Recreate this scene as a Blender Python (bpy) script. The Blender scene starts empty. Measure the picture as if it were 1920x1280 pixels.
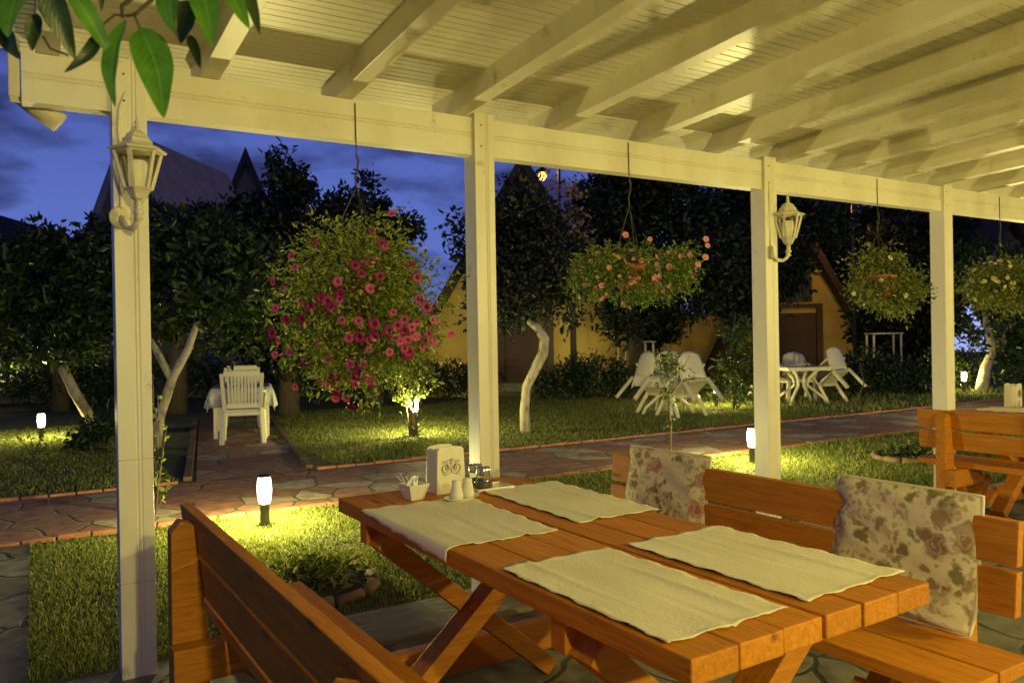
import bpy, bmesh, math, random
import numpy as np
from mathutils import Vector, Matrix
R = math.radians
S = bpy.context.scene
C = S.collection
rnd = random.Random(7)

# ------------------------------------------------------------------ camera
# frame: X runs along the pergola beam, Y points out into the garden, Z up
TH, FPX, PITCH, ROLL, H, D0 = .54278, 1481.69, -.0033773, -.01709, 1.39, 3.64062
def _basis():
    cp, sp = math.cos(PITCH), math.sin(PITCH)
    f = Vector((0, cp, sp)); r = Vector((1, 0, 0)); u = r.cross(f)
    cr, sr = math.cos(ROLL), math.sin(ROLL)
    r, u = cr*r + sr*u, -sr*r + cr*u
    rz = Matrix.Rotation(-TH, 3, 'Z')
    return rz @ r, rz @ u, rz @ f
CR, CU, CF = _basis()
CAM = Vector((0, -D0, H))
cd = bpy.data.cameras.new('camera'); cam = bpy.data.objects.new('camera', cd); C.objects.link(cam)
cam.matrix_world = Matrix(((CR.x, CU.x, -CF.x, CAM.x), (CR.y, CU.y, -CF.y, CAM.y), (CR.z, CU.z, -CF.z, CAM.z), (0, 0, 0, 1)))
cd.sensor_width = 36; cd.lens = FPX/1920*36; cd.clip_start = .05; cd.clip_end = 500
cd.dof.use_dof = True; cd.dof.focus_distance = 3.0; cd.dof.aperture_fstop = 5.6
S.camera = cam
def ray(px, py): return CF + CR*((px-960)/FPX) + CU*((640-py)/FPX)
def at(px, py, z=0.):                      # the point seen at a photo pixel on the level z
    r = ray(px, py); return CAM + r*((z-H)/r.z)
def onv(px, py, v):                        # ... on the upright plane y = v
    r = ray(px, py); return CAM + r*((v+D0)/r.y)
def atd(px, py, d): return CAM + ray(px, py)*d   # ... at a distance d
def gnd(px, d): p = atd(px, 640, d); return Vector((p.x, p.y, 0))

# ------------------------------------------------------------------ sky at dusk
S.view_settings.view_transform = 'Standard'; S.view_settings.look = 'None'
S.view_settings.exposure = 0; S.view_settings.gamma = 1
S.cycles.use_denoising = True
S.cycles.max_bounces = 8; S.cycles.transparent_max_bounces = 12
S.cycles.sample_clamp_indirect = 6
W = bpy.data.worlds.new('World'); S.world = W; W.use_nodes = True
nt = W.node_tree; nt.nodes.clear()
N = nt.nodes.new; Lk = nt.links.new
wo = N('ShaderNodeOutputWorld'); bg = N('ShaderNodeBackground'); sky = N('ShaderNodeTexSky')
sky.sky_type = 'NISHITA'; sky.sun_disc = False; sky.sun_elevation = R(-4); sky.sun_rotation = R(200)
tc = N('ShaderNodeTexCoord'); sep = N('ShaderNodeSeparateXYZ'); Lk(tc.outputs['Generated'], sep.inputs[0])
ramp = N('ShaderNodeValToRGB'); Lk(sep.outputs['Z'], ramp.inputs[0])
e = ramp.color_ramp.elements
e[0].position = 0.0; e[0].color = (.12, .18, .55, 1)
e[1].position = .75; e[1].color = (.008, .013, .06, 1)
k = e.new(.16); k.color = (.105, .16, .53, 1)
k = e.new(.34); k.color = (.058, .088, .36, 1)
mp = N('ShaderNodeMapping'); mp.inputs['Scale'].default_value = (3.4, 3.4, 9); Lk(tc.outputs['Generated'], mp.inputs[0])
mp.inputs['Location'].default_value = (.35, 1.2, .4)
nz = N('ShaderNodeTexNoise'); nz.inputs['Scale'].default_value = 1.5; nz.inputs['Detail'].default_value = 6; nz.inputs['Roughness'].default_value = .5
Lk(mp.outputs[0], nz.inputs['Vector'])
cr2 = N('ShaderNodeValToRGB'); cr2.color_ramp.elements[0].position = .47; cr2.color_ramp.elements[1].position = .6
Lk(nz.outputs['Fac'], cr2.inputs[0])
mx = N('ShaderNodeMixRGB'); Lk(cr2.outputs[0], mx.inputs['Fac']); Lk(ramp.outputs[0], mx.inputs[1])
mx.inputs[2].default_value = (.028, .037, .13, 1)
ad = N('ShaderNodeMixRGB'); ad.blend_type = 'ADD'; ad.inputs['Fac'].default_value = .1
Lk(mx.outputs[0], ad.inputs[1]); Lk(sky.outputs[0], ad.inputs[2])
Lk(ad.outputs[0], bg.inputs[0]); bg.inputs[1].default_value = 1.0; Lk(bg.outputs[0], wo.inputs[0])

WARM = (1, .84, .235)
def lamp(name, loc, watts, col=WARM, rad=.05):
    l = bpy.data.lights.new(name, 'POINT'); l.energy = watts; l.color = col; l.shadow_soft_size = rad
    o = bpy.data.objects.new(name, l); C.objects.link(o); o.location = loc; return o
# lanterns on the house wall behind the terrace
lamp('wall_lantern_light', (4.6, -5.4, 2.05), 470)
lamp('wall_lantern_light', (.5, -6.3, 2.3), 385)
lamp('wall_lantern_light', (9.6, -5.0, 2.05), 350)

# ------------------------------------------------------------------ materials
def newmat(name):
    m = bpy.data.materials.new(name); m.use_nodes = True
    return m, m.node_tree.nodes, m.node_tree.links, m.node_tree.nodes['Principled BSDF']
def mat(name, c1, c2=None, rough=.5, scale=8., stretch=(1, 1, 1), bump=0., bscale=None, metal=0., spec=.5, lo=.35, hi=.65, detail=4):
    m, n, l, p = newmat(name)
    p.inputs['Roughness'].default_value = rough; p.inputs['Metallic'].default_value = metal
    p.inputs['Specular IOR Level'].default_value = spec
    p.inputs['Base Color'].default_value = (*c1, 1)
    tcn = n.new('ShaderNodeTexCoord'); mpn = n.new('ShaderNodeMapping'); mpn.inputs['Scale'].default_value = stretch
    l.new(tcn.outputs['Object'], mpn.inputs[0])
    if c2:
        t = n.new('ShaderNodeTexNoise'); t.inputs['Scale'].default_value = scale; t.inputs['Detail'].default_value = detail
        l.new(mpn.outputs[0], t.inputs['Vector'])
        r = n.new('ShaderNodeValToRGB'); r.color_ramp.elements[0].position = lo; r.color_ramp.elements[1].position = hi
        r.color_ramp.elements[0].color = (*c1, 1); r.color_ramp.elements[1].color = (*c2, 1)
        l.new(t.outputs['Fac'], r.inputs[0]); l.new(r.outputs[0], p.inputs['Base Color'])
    if bump:
        t2 = n.new('ShaderNodeTexNoise'); t2.inputs['Scale'].default_value = bscale or scale; t2.inputs['Detail'].default_value = 5
        l.new(mpn.outputs[0], t2.inputs['Vector'])
        b = n.new('ShaderNodeBump'); b.inputs['Strength'].default_value = bump; b.inputs['Distance'].default_value = .01
        l.new(t2.outputs['Fac'], b.inputs['Height']); l.new(b.outputs[0], p.inputs['Normal'])
    return m
def leafmat(name, c1, c2, rough=.42, trans=.25, c3=None):
    m, n, l, p = newmat(name)
    g = n.new('ShaderNodeNewGeometry'); r = n.new('ShaderNodeValToRGB')
    r.color_ramp.elements[0].color = (*c1, 1); r.color_ramp.elements[1].color = (*c2, 1)
    if c3: k = r.color_ramp.elements.new(.55); k.color = (*c3, 1)
    l.new(g.outputs['Random Per Island'], r.inputs[0]); l.new(r.outputs[0], p.inputs['Base Color'])
    p.inputs['Roughness'].default_value = rough
    tr = n.new('ShaderNodeBsdfTranslucent'); l.new(r.outputs[0], tr.inputs[0])
    ms = n.new('ShaderNodeMixShader'); ms.inputs[0].default_value = trans
    l.new(p.outputs[0], ms.inputs[1]); l.new(tr.outputs[0], ms.inputs[2])
    l.new(ms.outputs[0], n['Material Output'].inputs[0]); return m
def emis(name, col, st):
    m, n, l, p = newmat(name)
    em = n.new('ShaderNodeEmission'); em.inputs[0].default_value = (*col, 1); em.inputs[1].default_value = st
    tr = n.new('ShaderNodeBsdfTransparent'); a = n.new('ShaderNodeAddShader')
    l.new(em.outputs[0], a.inputs[0]); l.new(tr.outputs[0], a.inputs[1]); l.new(a.outputs[0], n['Material Output'].inputs[0]); return m
def thinglass(name, tint=(.9, .9, .85), f=.12, rough=.05):
    m, n, l, p = newmat(name)
    g = n.new('ShaderNodeBsdfGlossy'); g.inputs['Roughness'].default_value = rough
    tr = n.new('ShaderNodeBsdfTransparent'); tr.inputs[0].default_value = (*tint, 1)
    ms = n.new('ShaderNodeMixShader'); ms.inputs[0].default_value = f
    l.new(tr.outputs[0], ms.inputs[1]); l.new(g.outputs[0], ms.inputs[2]); l.new(ms.outputs[0], n['Material Output'].inputs[0]); return m
def pavemat(name, cols, joint, scale, rough=.75, jw=.03, rnds=1., warp=.12, bump=.5):
    m, n, l, p = newmat(name); p.inputs['Roughness'].default_value = rough
    tcn = n.new('ShaderNodeTexCoord'); wn = n.new('ShaderNodeTexNoise'); wn.inputs['Scale'].default_value = 2.2
    l.new(tcn.outputs['Object'], wn.inputs['Vector'])
    mm = n.new('ShaderNodeMixRGB'); mm.blend_type = 'ADD'; mm.inputs[0].default_value = warp
    l.new(tcn.outputs['Object'], mm.inputs[1]); l.new(wn.outputs['Color'], mm.inputs[2])
    v1 = n.new('ShaderNodeTexVoronoi'); v1.feature = 'DISTANCE_TO_EDGE'; v2 = n.new('ShaderNodeTexVoronoi')
    for v in (v1, v2):
        v.voronoi_dimensions = '2D'; v.inputs['Scale'].default_value = scale; v.inputs['Randomness'].default_value = rnds
        l.new(mm.outputs[0], v.inputs['Vector'])
    sp = n.new('ShaderNodeSeparateColor'); l.new(v2.outputs['Color'], sp.inputs[0])
    r = n.new('ShaderNodeValToRGB'); r.color_ramp.interpolation = 'CONSTANT'
    r.color_ramp.elements[0].color = (*cols[0], 1); r.color_ramp.elements[1].color = (*cols[-1], 1)
    r.color_ramp.elements[1].position = 1-1/len(cols)
    for i in range(1, len(cols)-1):
        k = r.color_ramp.elements.new(i/len(cols)); k.color = (*cols[i], 1)
    l.new(sp.outputs[0], r.inputs[0])
    dn = n.new('ShaderNodeTexNoise'); dn.inputs['Scale'].default_value = 9; dn.inputs['Detail'].default_value = 6; l.new(tcn.outputs['Object'], dn.inputs['Vector'])
    dr = n.new('ShaderNodeValToRGB'); dr.color_ramp.elements[0].color = (.5, .5, .5, 1); dr.color_ramp.elements[1].color = (1.15, 1.15, 1.15, 1); dr.color_ramp.elements[0].position = .3; dr.color_ramp.elements[1].position = .7
    l.new(dn.outputs['Fac'], dr.inputs[0])
    mu = n.new('ShaderNodeMixRGB'); mu.blend_type = 'MULTIPLY'; mu.inputs[0].default_value = 1
    l.new(r.outputs[0], mu.inputs[1]); l.new(dr.outputs[0], mu.inputs[2])
    jr = n.new('ShaderNodeValToRGB'); jr.color_ramp.elements[0].position = jw*.4; jr.color_ramp.elements[1].position = jw
    l.new(v1.outputs['Distance'], jr.inputs[0])
    mj = n.new('ShaderNodeMixRGB'); l.new(jr.outputs[0], mj.inputs[0]); mj.inputs[1].default_value = (*joint, 1); l.new(mu.outputs[0], mj.inputs[2])
    l.new(mj.outputs[0], p.inputs['Base Color'])
    ma = n.new('ShaderNodeMath'); ma.operation = 'MULTIPLY_ADD'; ma.inputs[1].default_value = .25; l.new(dn.outputs['Fac'], ma.inputs[0]); l.new(jr.outputs[0], ma.inputs[2])
    b = n.new('ShaderNodeBump'); b.inputs['Strength'].default_value = bump; b.inputs['Distance'].default_value = .012
    l.new(ma.outputs[0], b.inputs['Height']); l.new(b.outputs[0], p.inputs['Normal']); return m
def floralmat(name, rose):
    m, n, l, p = newmat(name); p.inputs['Roughness'].default_value = .85
    tcn = n.new('ShaderNodeTexCoord')
    def noise(sc, det=3, off=0):
        t = n.new('ShaderNodeTexNoise'); t.inputs['Scale'].default_value = sc; t.inputs['Detail'].default_value = det
        a = n.new('ShaderNodeMapping'); a.inputs['Location'].default_value = (off, off*.7, off*.3); l.new(tcn.outputs['Object'], a.inputs[0]); l.new(a.outputs[0], t.inputs['Vector']); return t
    def rampn(src, a, b, ca=(0, 0, 0), cb=(1, 1, 1)):
        r = n.new('ShaderNodeValToRGB'); r.color_ramp.elements[0].position = a; r.color_ramp.elements[1].position = b
        r.color_ramp.elements[0].color = (*ca, 1); r.color_ramp.elements[1].color = (*cb, 1); l.new(src, r.inputs[0]); return r
    def mixc(fac, a, b):
        x = n.new('ShaderNodeMixRGB'); l.new(fac, x.inputs[0])
        for i, q in ((1, a), (2, b)):
            if isinstance(q, tuple): x.inputs[i].default_value = (*q, 1)
            else: l.new(q, x.inputs[i])
        return x.outputs[0]
    w = noise(22, 3); addv = n.new('ShaderNodeMixRGB'); addv.blend_type = 'ADD'; addv.inputs[0].default_value = .075
    l.new(tcn.outputs['Object'], addv.inputs[1]); l.new(w.outputs['Color'], addv.inputs[2])
    def layer(c, scale, r0, gsc, goff, g0, c1, c2):      # sprays of small printed leaves gated by a broad mask
        lv = n.new('ShaderNodeTexVoronoi'); lv.inputs['Scale'].default_value = scale; l.new(addv.outputs[0], lv.inputs['Vector'])
        leaf = rampn(lv.outputs['Distance'], r0-.06, r0+.10, (1, 1, 1), (0, 0, 0))
        gate = rampn(noise(gsc, 3, goff).outputs['Fac'], g0-.02, g0+.06)
        lm = n.new('ShaderNodeMath'); lm.operation = 'MULTIPLY'; l.new(leaf.outputs[0], lm.inputs[0]); l.new(gate.outputs[0], lm.inputs[1])
        sepc = n.new('ShaderNodeSeparateColor'); l.new(lv.outputs['Color'], sepc.inputs[0])
        return mixc(lm.outputs[0], c, rampn(sepc.outputs[0], .1, .9, c1, c2).outputs[0])
    c = layer((.70, .60, .35), 34, .40, 6, 3.1, .45, (.40, .32, .15), (.50, .39, .22))
    c = layer(c, 20, .42, 7.5, 8.3, .46, (.20, .16, .055), (.34, .22, .10))
    rv = n.new('ShaderNodeTexVoronoi'); rv.inputs['Scale'].default_value = 8; rv.inputs['Randomness'].default_value = .85; l.new(addv.outputs[0], rv.inputs['Vector'])
    rs = n.new('ShaderNodeSeparateColor'); l.new(rv.outputs['Color'], rs.inputs[0])
    disc = rampn(rv.outputs['Distance'], .26, .40, (1, 1, 1), (0, 0, 0)); sel = rampn(rs.outputs[1], .60, .61)
    rm = n.new('ShaderNodeMath'); rm.operation = 'MULTIPLY'; l.new(disc.outputs[0], rm.inputs[0]); l.new(sel.outputs[0], rm.inputs[1])
    sn = n.new('ShaderNodeMath'); sn.operation = 'SINE'; mulp = n.new('ShaderNodeMath'); mulp.operation = 'MULTIPLY_ADD'; mulp.inputs[1].default_value = 42
    nz_ = n.new('ShaderNodeMath'); nz_.operation = 'MULTIPLY'; nz_.inputs[1].default_value = 9; l.new(noise(26, 2, 1).outputs['Fac'], nz_.inputs[0])
    l.new(rv.outputs['Distance'], mulp.inputs[0]); l.new(nz_.outputs[0], mulp.inputs[2]); l.new(mulp.outputs[0], sn.inputs[0])
    pet = rampn(sn.outputs[0], 0, .7, rose[0], rose[1])
    c = mixc(rm.outputs[0], c, pet.outputs[0])
    l.new(c, p.inputs['Base Color'])
    t = noise(220, 2); b = n.new('ShaderNodeBump'); b.inputs['Strength'].default_value = .25; b.inputs['Distance'].default_value = .003
    l.new(t.outputs['Fac'], b.inputs['Height']); l.new(b.outputs[0], p.inputs['Normal']); return m

M = {}
M['white'] = mat('white_paint', (.60, .54, .39), (.75, .71, .56), rough=.4, scale=2.6, stretch=(1, 1, .35), bump=.1, bscale=24, lo=.28, hi=.55, detail=9)
def stains(m, th, sc, col):
    n, l = m.node_tree.nodes, m.node_tree.links; p = n['Principled BSDF']; src = p.inputs['Base Color'].links[0].from_socket
    tcn = n.new('ShaderNodeTexCoord'); t = n.new('ShaderNodeTexNoise'); t.inputs['Scale'].default_value = sc; t.inputs['Detail'].default_value = 8; t.inputs['Roughness'].default_value = .7
    l.new(tcn.outputs['Object'], t.inputs['Vector']); r = n.new('ShaderNodeValToRGB'); r.color_ramp.elements[0].position = th; r.color_ramp.elements[1].position = th+.12
    l.new(t.outputs['Fac'], r.inputs[0]); x = n.new('ShaderNodeMixRGB'); l.new(r.outputs[0], x.inputs[0]); l.new(src, x.inputs[1]); x.inputs[2].default_value = (*col, 1); l.new(x.outputs[0], p.inputs['Base Color'])
stains(M['white'], .60, 5.5, (.40, .34, .21))
M['ceil'] = mat('white_panel', (.66, .62, .48), (.76, .72, .58), rough=.36, scale=2.5, bump=.02, bscale=8)
def woodmat(name, stretch):
    m = mat(name, (.47, .18, .007), (.61, .24, .012), rough=.6, scale=6, stretch=stretch, bump=.3, bscale=9, spec=.3)
    n, l = m.node_tree.nodes, m.node_tree.links; p = n['Principled BSDF']; src = p.inputs['Base Color'].links[0].from_socket
    g = n.new('ShaderNodeNewGeometry'); r = n.new('ShaderNodeValToRGB'); r.color_ramp.elements[0].color = (.80, .74, .7, 1); r.color_ramp.elements[1].color = (1.08, 1.06, 1, 1)
    l.new(g.outputs['Random Per Island'], r.inputs[0])
    x = n.new('ShaderNodeMixRGB'); x.blend_type = 'MULTIPLY'; x.inputs[0].default_value = 1; l.new(src, x.inputs[1]); l.new(r.outputs[0], x.inputs[2])
    # long dark grain streaks, a few knots and worn patches
    tcn = n.new('ShaderNodeTexCoord'); mp_ = n.new('ShaderNodeMapping'); mp_.inputs['Scale'].default_value = tuple(q*3 for q in stretch); l.new(tcn.outputs['Object'], mp_.inputs[0])
    t = n.new('ShaderNodeTexNoise'); t.inputs['Scale'].default_value = 7; t.inputs['Detail'].default_value = 3; t.inputs['Distortion'].default_value = .6; l.new(mp_.outputs[0], t.inputs['Vector'])
    r2 = n.new('ShaderNodeValToRGB'); r2.color_ramp.elements[0].position = .56; r2.color_ramp.elements[1].position = .72; r2.color_ramp.elements[0].color = (1, 1, 1, 1); r2.color_ramp.elements[1].color = (.70, .62, .55, 1); l.new(t.outputs['Fac'], r2.inputs[0])
    v = n.new('ShaderNodeTexVoronoi'); v.inputs['Scale'].default_value = 1; mk = n.new('ShaderNodeMapping'); mk.inputs['Scale'].default_value = tuple(q*.8+1.5 for q in stretch); l.new(tcn.outputs['Object'], mk.inputs[0]); l.new(mk.outputs[0], v.inputs['Vector'])
    r3 = n.new('ShaderNodeValToRGB'); r3.color_ramp.elements[0].position = .03; r3.color_ramp.elements[1].position = .13; r3.color_ramp.elements[0].color = (.45, .38, .3, 1); r3.color_ramp.elements[1].color = (1, 1, 1, 1); l.new(v.outputs['Distance'], r3.inputs[0])
    for q in (r2, r3):
        y = n.new('ShaderNodeMixRGB'); y.blend_type = 'MULTIPLY'; y.inputs[0].default_value = 1; l.new(x.outputs[0], y.inputs[1]); l.new(q.outputs[0], y.inputs[2]); x = y
    l.new(x.outputs[0], p.inputs['Base Color']); return m
M['wood'] = woodmat('orange_wood', (9, .7, 9)); M['woodx'] = woodmat('orange_wood_cross', (.7, 9, 9))
M['linen'] = mat('cream_linen', (.70, .65, .46), (.78, .73, .54), rough=.95, scale=5, bump=.28, bscale=150, stretch=(1, .55, 1))
M['ceramic'] = mat('cream_ceramic', (.70, .66, .50), (.74, .70, .55), rough=.18, scale=4)
M['plastic'] = mat('white_plastic', (.68, .62, .43), (.74, .69, .50), rough=.4, scale=5)
M['plasticdull'] = mat('aged_plastic', (.62, .56, .38), (.70, .64, .46), rough=.45, scale=5)
M['grey'] = mat('grey_print', (.16, .15, .10), (.2, .19, .14), rough=.6)
M['steel'] = mat('steel', (.55, .53, .48), rough=.22, metal=1)
M['spice'] = mat('dark_spice', (.05, .025, .01), (.12, .07, .03), rough=.7, scale=60)
M['glass'] = thinglass('clear_glass', (.86, .86, .78), .2, .03)
M['frost'] = mat('frosted_bulb', (.7, .66, .5), rough=.3)
q_ = M['frost'].node_tree.nodes['Principled BSDF']; q_.inputs['Emission Color'].default_value = (1, .82, .3, 1); q_.inputs['Emission Strength'].default_value = .35
M['pane'] = thinglass('lantern_pane', (.82, .80, .68), .1, .1)
M['paper'] = mat('napkin_paper', (.75, .73, .66), (.8, .78, .72), rough=.9)
M['lantern'] = mat('lantern_paint', (.60, .55, .38), (.68, .63, .47), rough=.35, scale=20)
M['dark'] = mat('dark_metal', (.035, .033, .028), (.055, .05, .04), rough=.4, scale=30)
M['wire'] = mat('wire', (.05, .045, .03), rough=.5, metal=.6)
M['pot'] = mat('terracotta', (.26, .085, .035), (.33, .12, .055), rough=.8, scale=12)
M['bark'] = mat('brown_bark', (.05, .035, .02), (.10, .07, .04), rough=.9, scale=14, stretch=(3, 3, .6), bump=.6)
M['limewash'] = mat('limewashed_bark', (.48, .42, .28), (.17, .13, .08), rough=.95, scale=7, stretch=(2, 2, .8), bump=1., bscale=14, lo=.48, hi=.72, detail=8)
M['ground'] = mat('lawn_soil', (.05, .065, .014), (.10, .10, .03), rough=.95, scale=6, bump=.6, bscale=60)
M['path'] = pavemat('red_crazy_paving', [(.31, .15, .09), (.37, .19, .115), (.28, .13, .08), (.42, .36, .24), (.34, .17, .105), (.37, .30, .19), (.30, .15, .09)], (.085, .075, .035), 2.5, jw=.04)
M['terrace'] = pavemat('grey_flagstones', [(.15, .135, .09), (.20, .18, .125), (.13, .115, .08), (.17, .15, .11)], (.035, .04, .02), 1.7, jw=.03, warp=.3)
M['kerb'] = mat('brick_kerb', (.36, .15, .07), (.26, .10, .05), rough=.85, scale=10, bump=.4)
M['dkerb'] = mat('brown_kerb', (.14, .075, .035), (.09, .06, .025), rough=.9, scale=8, bump=.4)  # darker, browner kerb colour for the side path
M['yellow'] = mat('ochre_render', (.50, .37, .10), (.42, .30, .08), rough=.9, scale=1.3, bump=.25, bscale=40)
M['roof'] = mat('dark_roof', (.035, .022, .02), (.06, .04, .035), rough=.8, scale=3, stretch=(1, 1, 8), bump=.4)
M['greyroof'] = mat('grey_roof', (.32, .25, .21), (.40, .31, .26), rough=.8, scale=3, bump=.4)
M['greenwall'] = mat('dull_wall', (.20, .19, .12), (.24, .22, .14), rough=.9)
M['brown'] = mat('brown_door', (.05, .024, .012), (.07, .034, .018), rough=.6, stretch=(6, 6, .6))
M['soil'] = mat('soil', (.03, .022, .012), (.05, .04, .02), rough=1, scale=20, bump=.8)
M['floral'] = floralmat('floral_cotton', ((.42, .14, .09), (.52, .33, .21)))
M['floralb'] = floralmat('brown_floral_cotton', ((.26, .15, .07), (.42, .29, .17)))
M['piping'] = mat('cream_piping', (.62, .56, .34), (.66, .6, .4), rough=.8)
M['cloth'] = mat('patterned_cloth', (.58, .53, .44), (.40, .27, .18), rough=.9, scale=13, lo=.55, hi=.62)
M['greycloth'] = mat('pale_cloth', (.50, .50, .46), (.34, .34, .33), rough=.9, scale=16, lo=.45, hi=.6)
M['bulb'] = emis('bollard_glow', (1, .93, .62), 9)
M['orangebulb'] = emis('sodium_glow', (1, .38, .05), 2.2)
M['bluewin'] = emis('window_glow', (.36, .45, .95), .5)
M['lleaf'] = leafmat('citrus_leaf', (.016, .032, .006), (.075, .115, .018), .34, .15, (.035, .06, .01))
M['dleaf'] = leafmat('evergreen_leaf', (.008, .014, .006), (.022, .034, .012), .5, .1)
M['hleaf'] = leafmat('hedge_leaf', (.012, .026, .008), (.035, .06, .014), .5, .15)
M['sleaf'] = leafmat('shrub_leaf', (.035, .06, .012), (.09, .12, .025), .45, .25)
M['bleaf'] = leafmat('petunia_leaf', (.09, .15, .018), (.42, .42, .09), .5, .35, (.21, .27, .035))
M['gleaf'] = leafmat('geranium_leaf', (.08, .14, .018), (.24, .30, .05), .5, .3, (.13, .2, .03))
M['vleaf'] = leafmat('pale_leaf', (.08, .11, .016), (.24, .25, .06), .5, .3, (.13, .17, .025))
def veinleaf(name, c1, c2, vein, trans):
    m, n, l, p = newmat(name); p.inputs['Roughness'].default_value = .38
    tcn = n.new('ShaderNodeTexCoord'); sx = n.new('ShaderNodeSeparateXYZ'); l.new(tcn.outputs['UV'], sx.inputs[0])
    def math_(op, a, b=None):
        q = n.new('ShaderNodeMath'); q.operation = op
        for i_, z in enumerate((a, b)):
            if z is None: continue
            if isinstance(z, (int, float)): q.inputs[i_].default_value = z
            else: l.new(z, q.inputs[i_])
        return q.outputs[0]
    au = math_('ABSOLUTE', math_('SUBTRACT', sx.outputs['X'], .5))
    t = n.new('ShaderNodeTexNoise'); t.inputs['Scale'].default_value = 28; t.inputs['Detail'].default_value = 5; l.new(tcn.outputs['Object'], t.inputs['Vector'])
    ph = math_('ADD', math_('SUBTRACT', math_('MULTIPLY', sx.outputs['Y'], 11), math_('MULTIPLY', au, 5)), math_('MULTIPLY', t.outputs['Fac'], .5))
    side = math_('POWER', math_('ABSOLUTE', math_('SINE', math_('MULTIPLY', ph, math.pi))), 14)
    sv = math_('MULTIPLY', math_('SUBTRACT', 1, math_('POWER', math_('ABSOLUTE', math_('COSINE', math_('MULTIPLY', ph, math.pi))), .35)), .5)
    mid = math_('LESS_THAN', au, .022)
    f = math_('MAXIMUM', sv, mid)
    r = n.new('ShaderNodeValToRGB'); r.color_ramp.elements[0].position = .35; r.color_ramp.elements[1].position = .68; r.color_ramp.elements[0].color = (*c1, 1); r.color_ramp.elements[1].color = (*c2, 1); l.new(t.outputs['Fac'], r.inputs[0])
    x = n.new('ShaderNodeMixRGB'); l.new(f, x.inputs[0]); l.new(r.outputs[0], x.inputs[1]); x.inputs[2].default_value = (*vein, 1); l.new(x.outputs[0], p.inputs['Base Color'])
    b = n.new('ShaderNodeBump'); b.inputs['Strength'].default_value = .5; b.inputs['Distance'].default_value = .001; b.invert = True; l.new(f, b.inputs['Height']); l.new(b.outputs[0], p.inputs['Normal'])
    tr = n.new('ShaderNodeBsdfTranslucent'); l.new(x.outputs[0], tr.inputs[0]); ms = n.new('ShaderNodeMixShader'); ms.inputs[0].default_value = trans
    l.new(p.outputs[0], ms.inputs[1]); l.new(tr.outputs[0], ms.inputs[2]); l.new(ms.outputs[0], n['Material Output'].inputs[0]); return m
M['fleaf'] = veinleaf('fore_leaf', (.05, .17, .008), (.10, .26, .016), (.15, .32, .04), .3)
M['fleafd'] = veinleaf('fore_leaf_dark', (.012, .03, .006), (.025, .055, .01), (.05, .08, .02), .2)
M['grass'] = leafmat('grass_blade', (.08, .115, .014), (.34, .33, .08), .65, .4, (.16, .20, .028))
M['red'] = leafmat('magenta_petal', (.20, .003, .055), (.31, .006, .11), .5, .25)
M['pinkred'] = leafmat('pink_petal', (.42, .03, .17), (.52, .09, .22), .5, .3)
M['eye'] = mat('flower_eye', (.04, .002, .01), rough=.7)
M['coral'] = leafmat('coral_petal', (.62, .18, .22), (.72, .32, .30), .5, .3)
M['bougain'] = leafmat('blossom_petal', (.34, .20, .14), (.5, .3, .2), .6, .3)
M['pale'] = leafmat('cream_petal', (.6, .52, .25), (.7, .62, .36), .6, .3)
M['stem'] = mat('green_stem', (.06, .08, .02), rough=.6)

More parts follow.
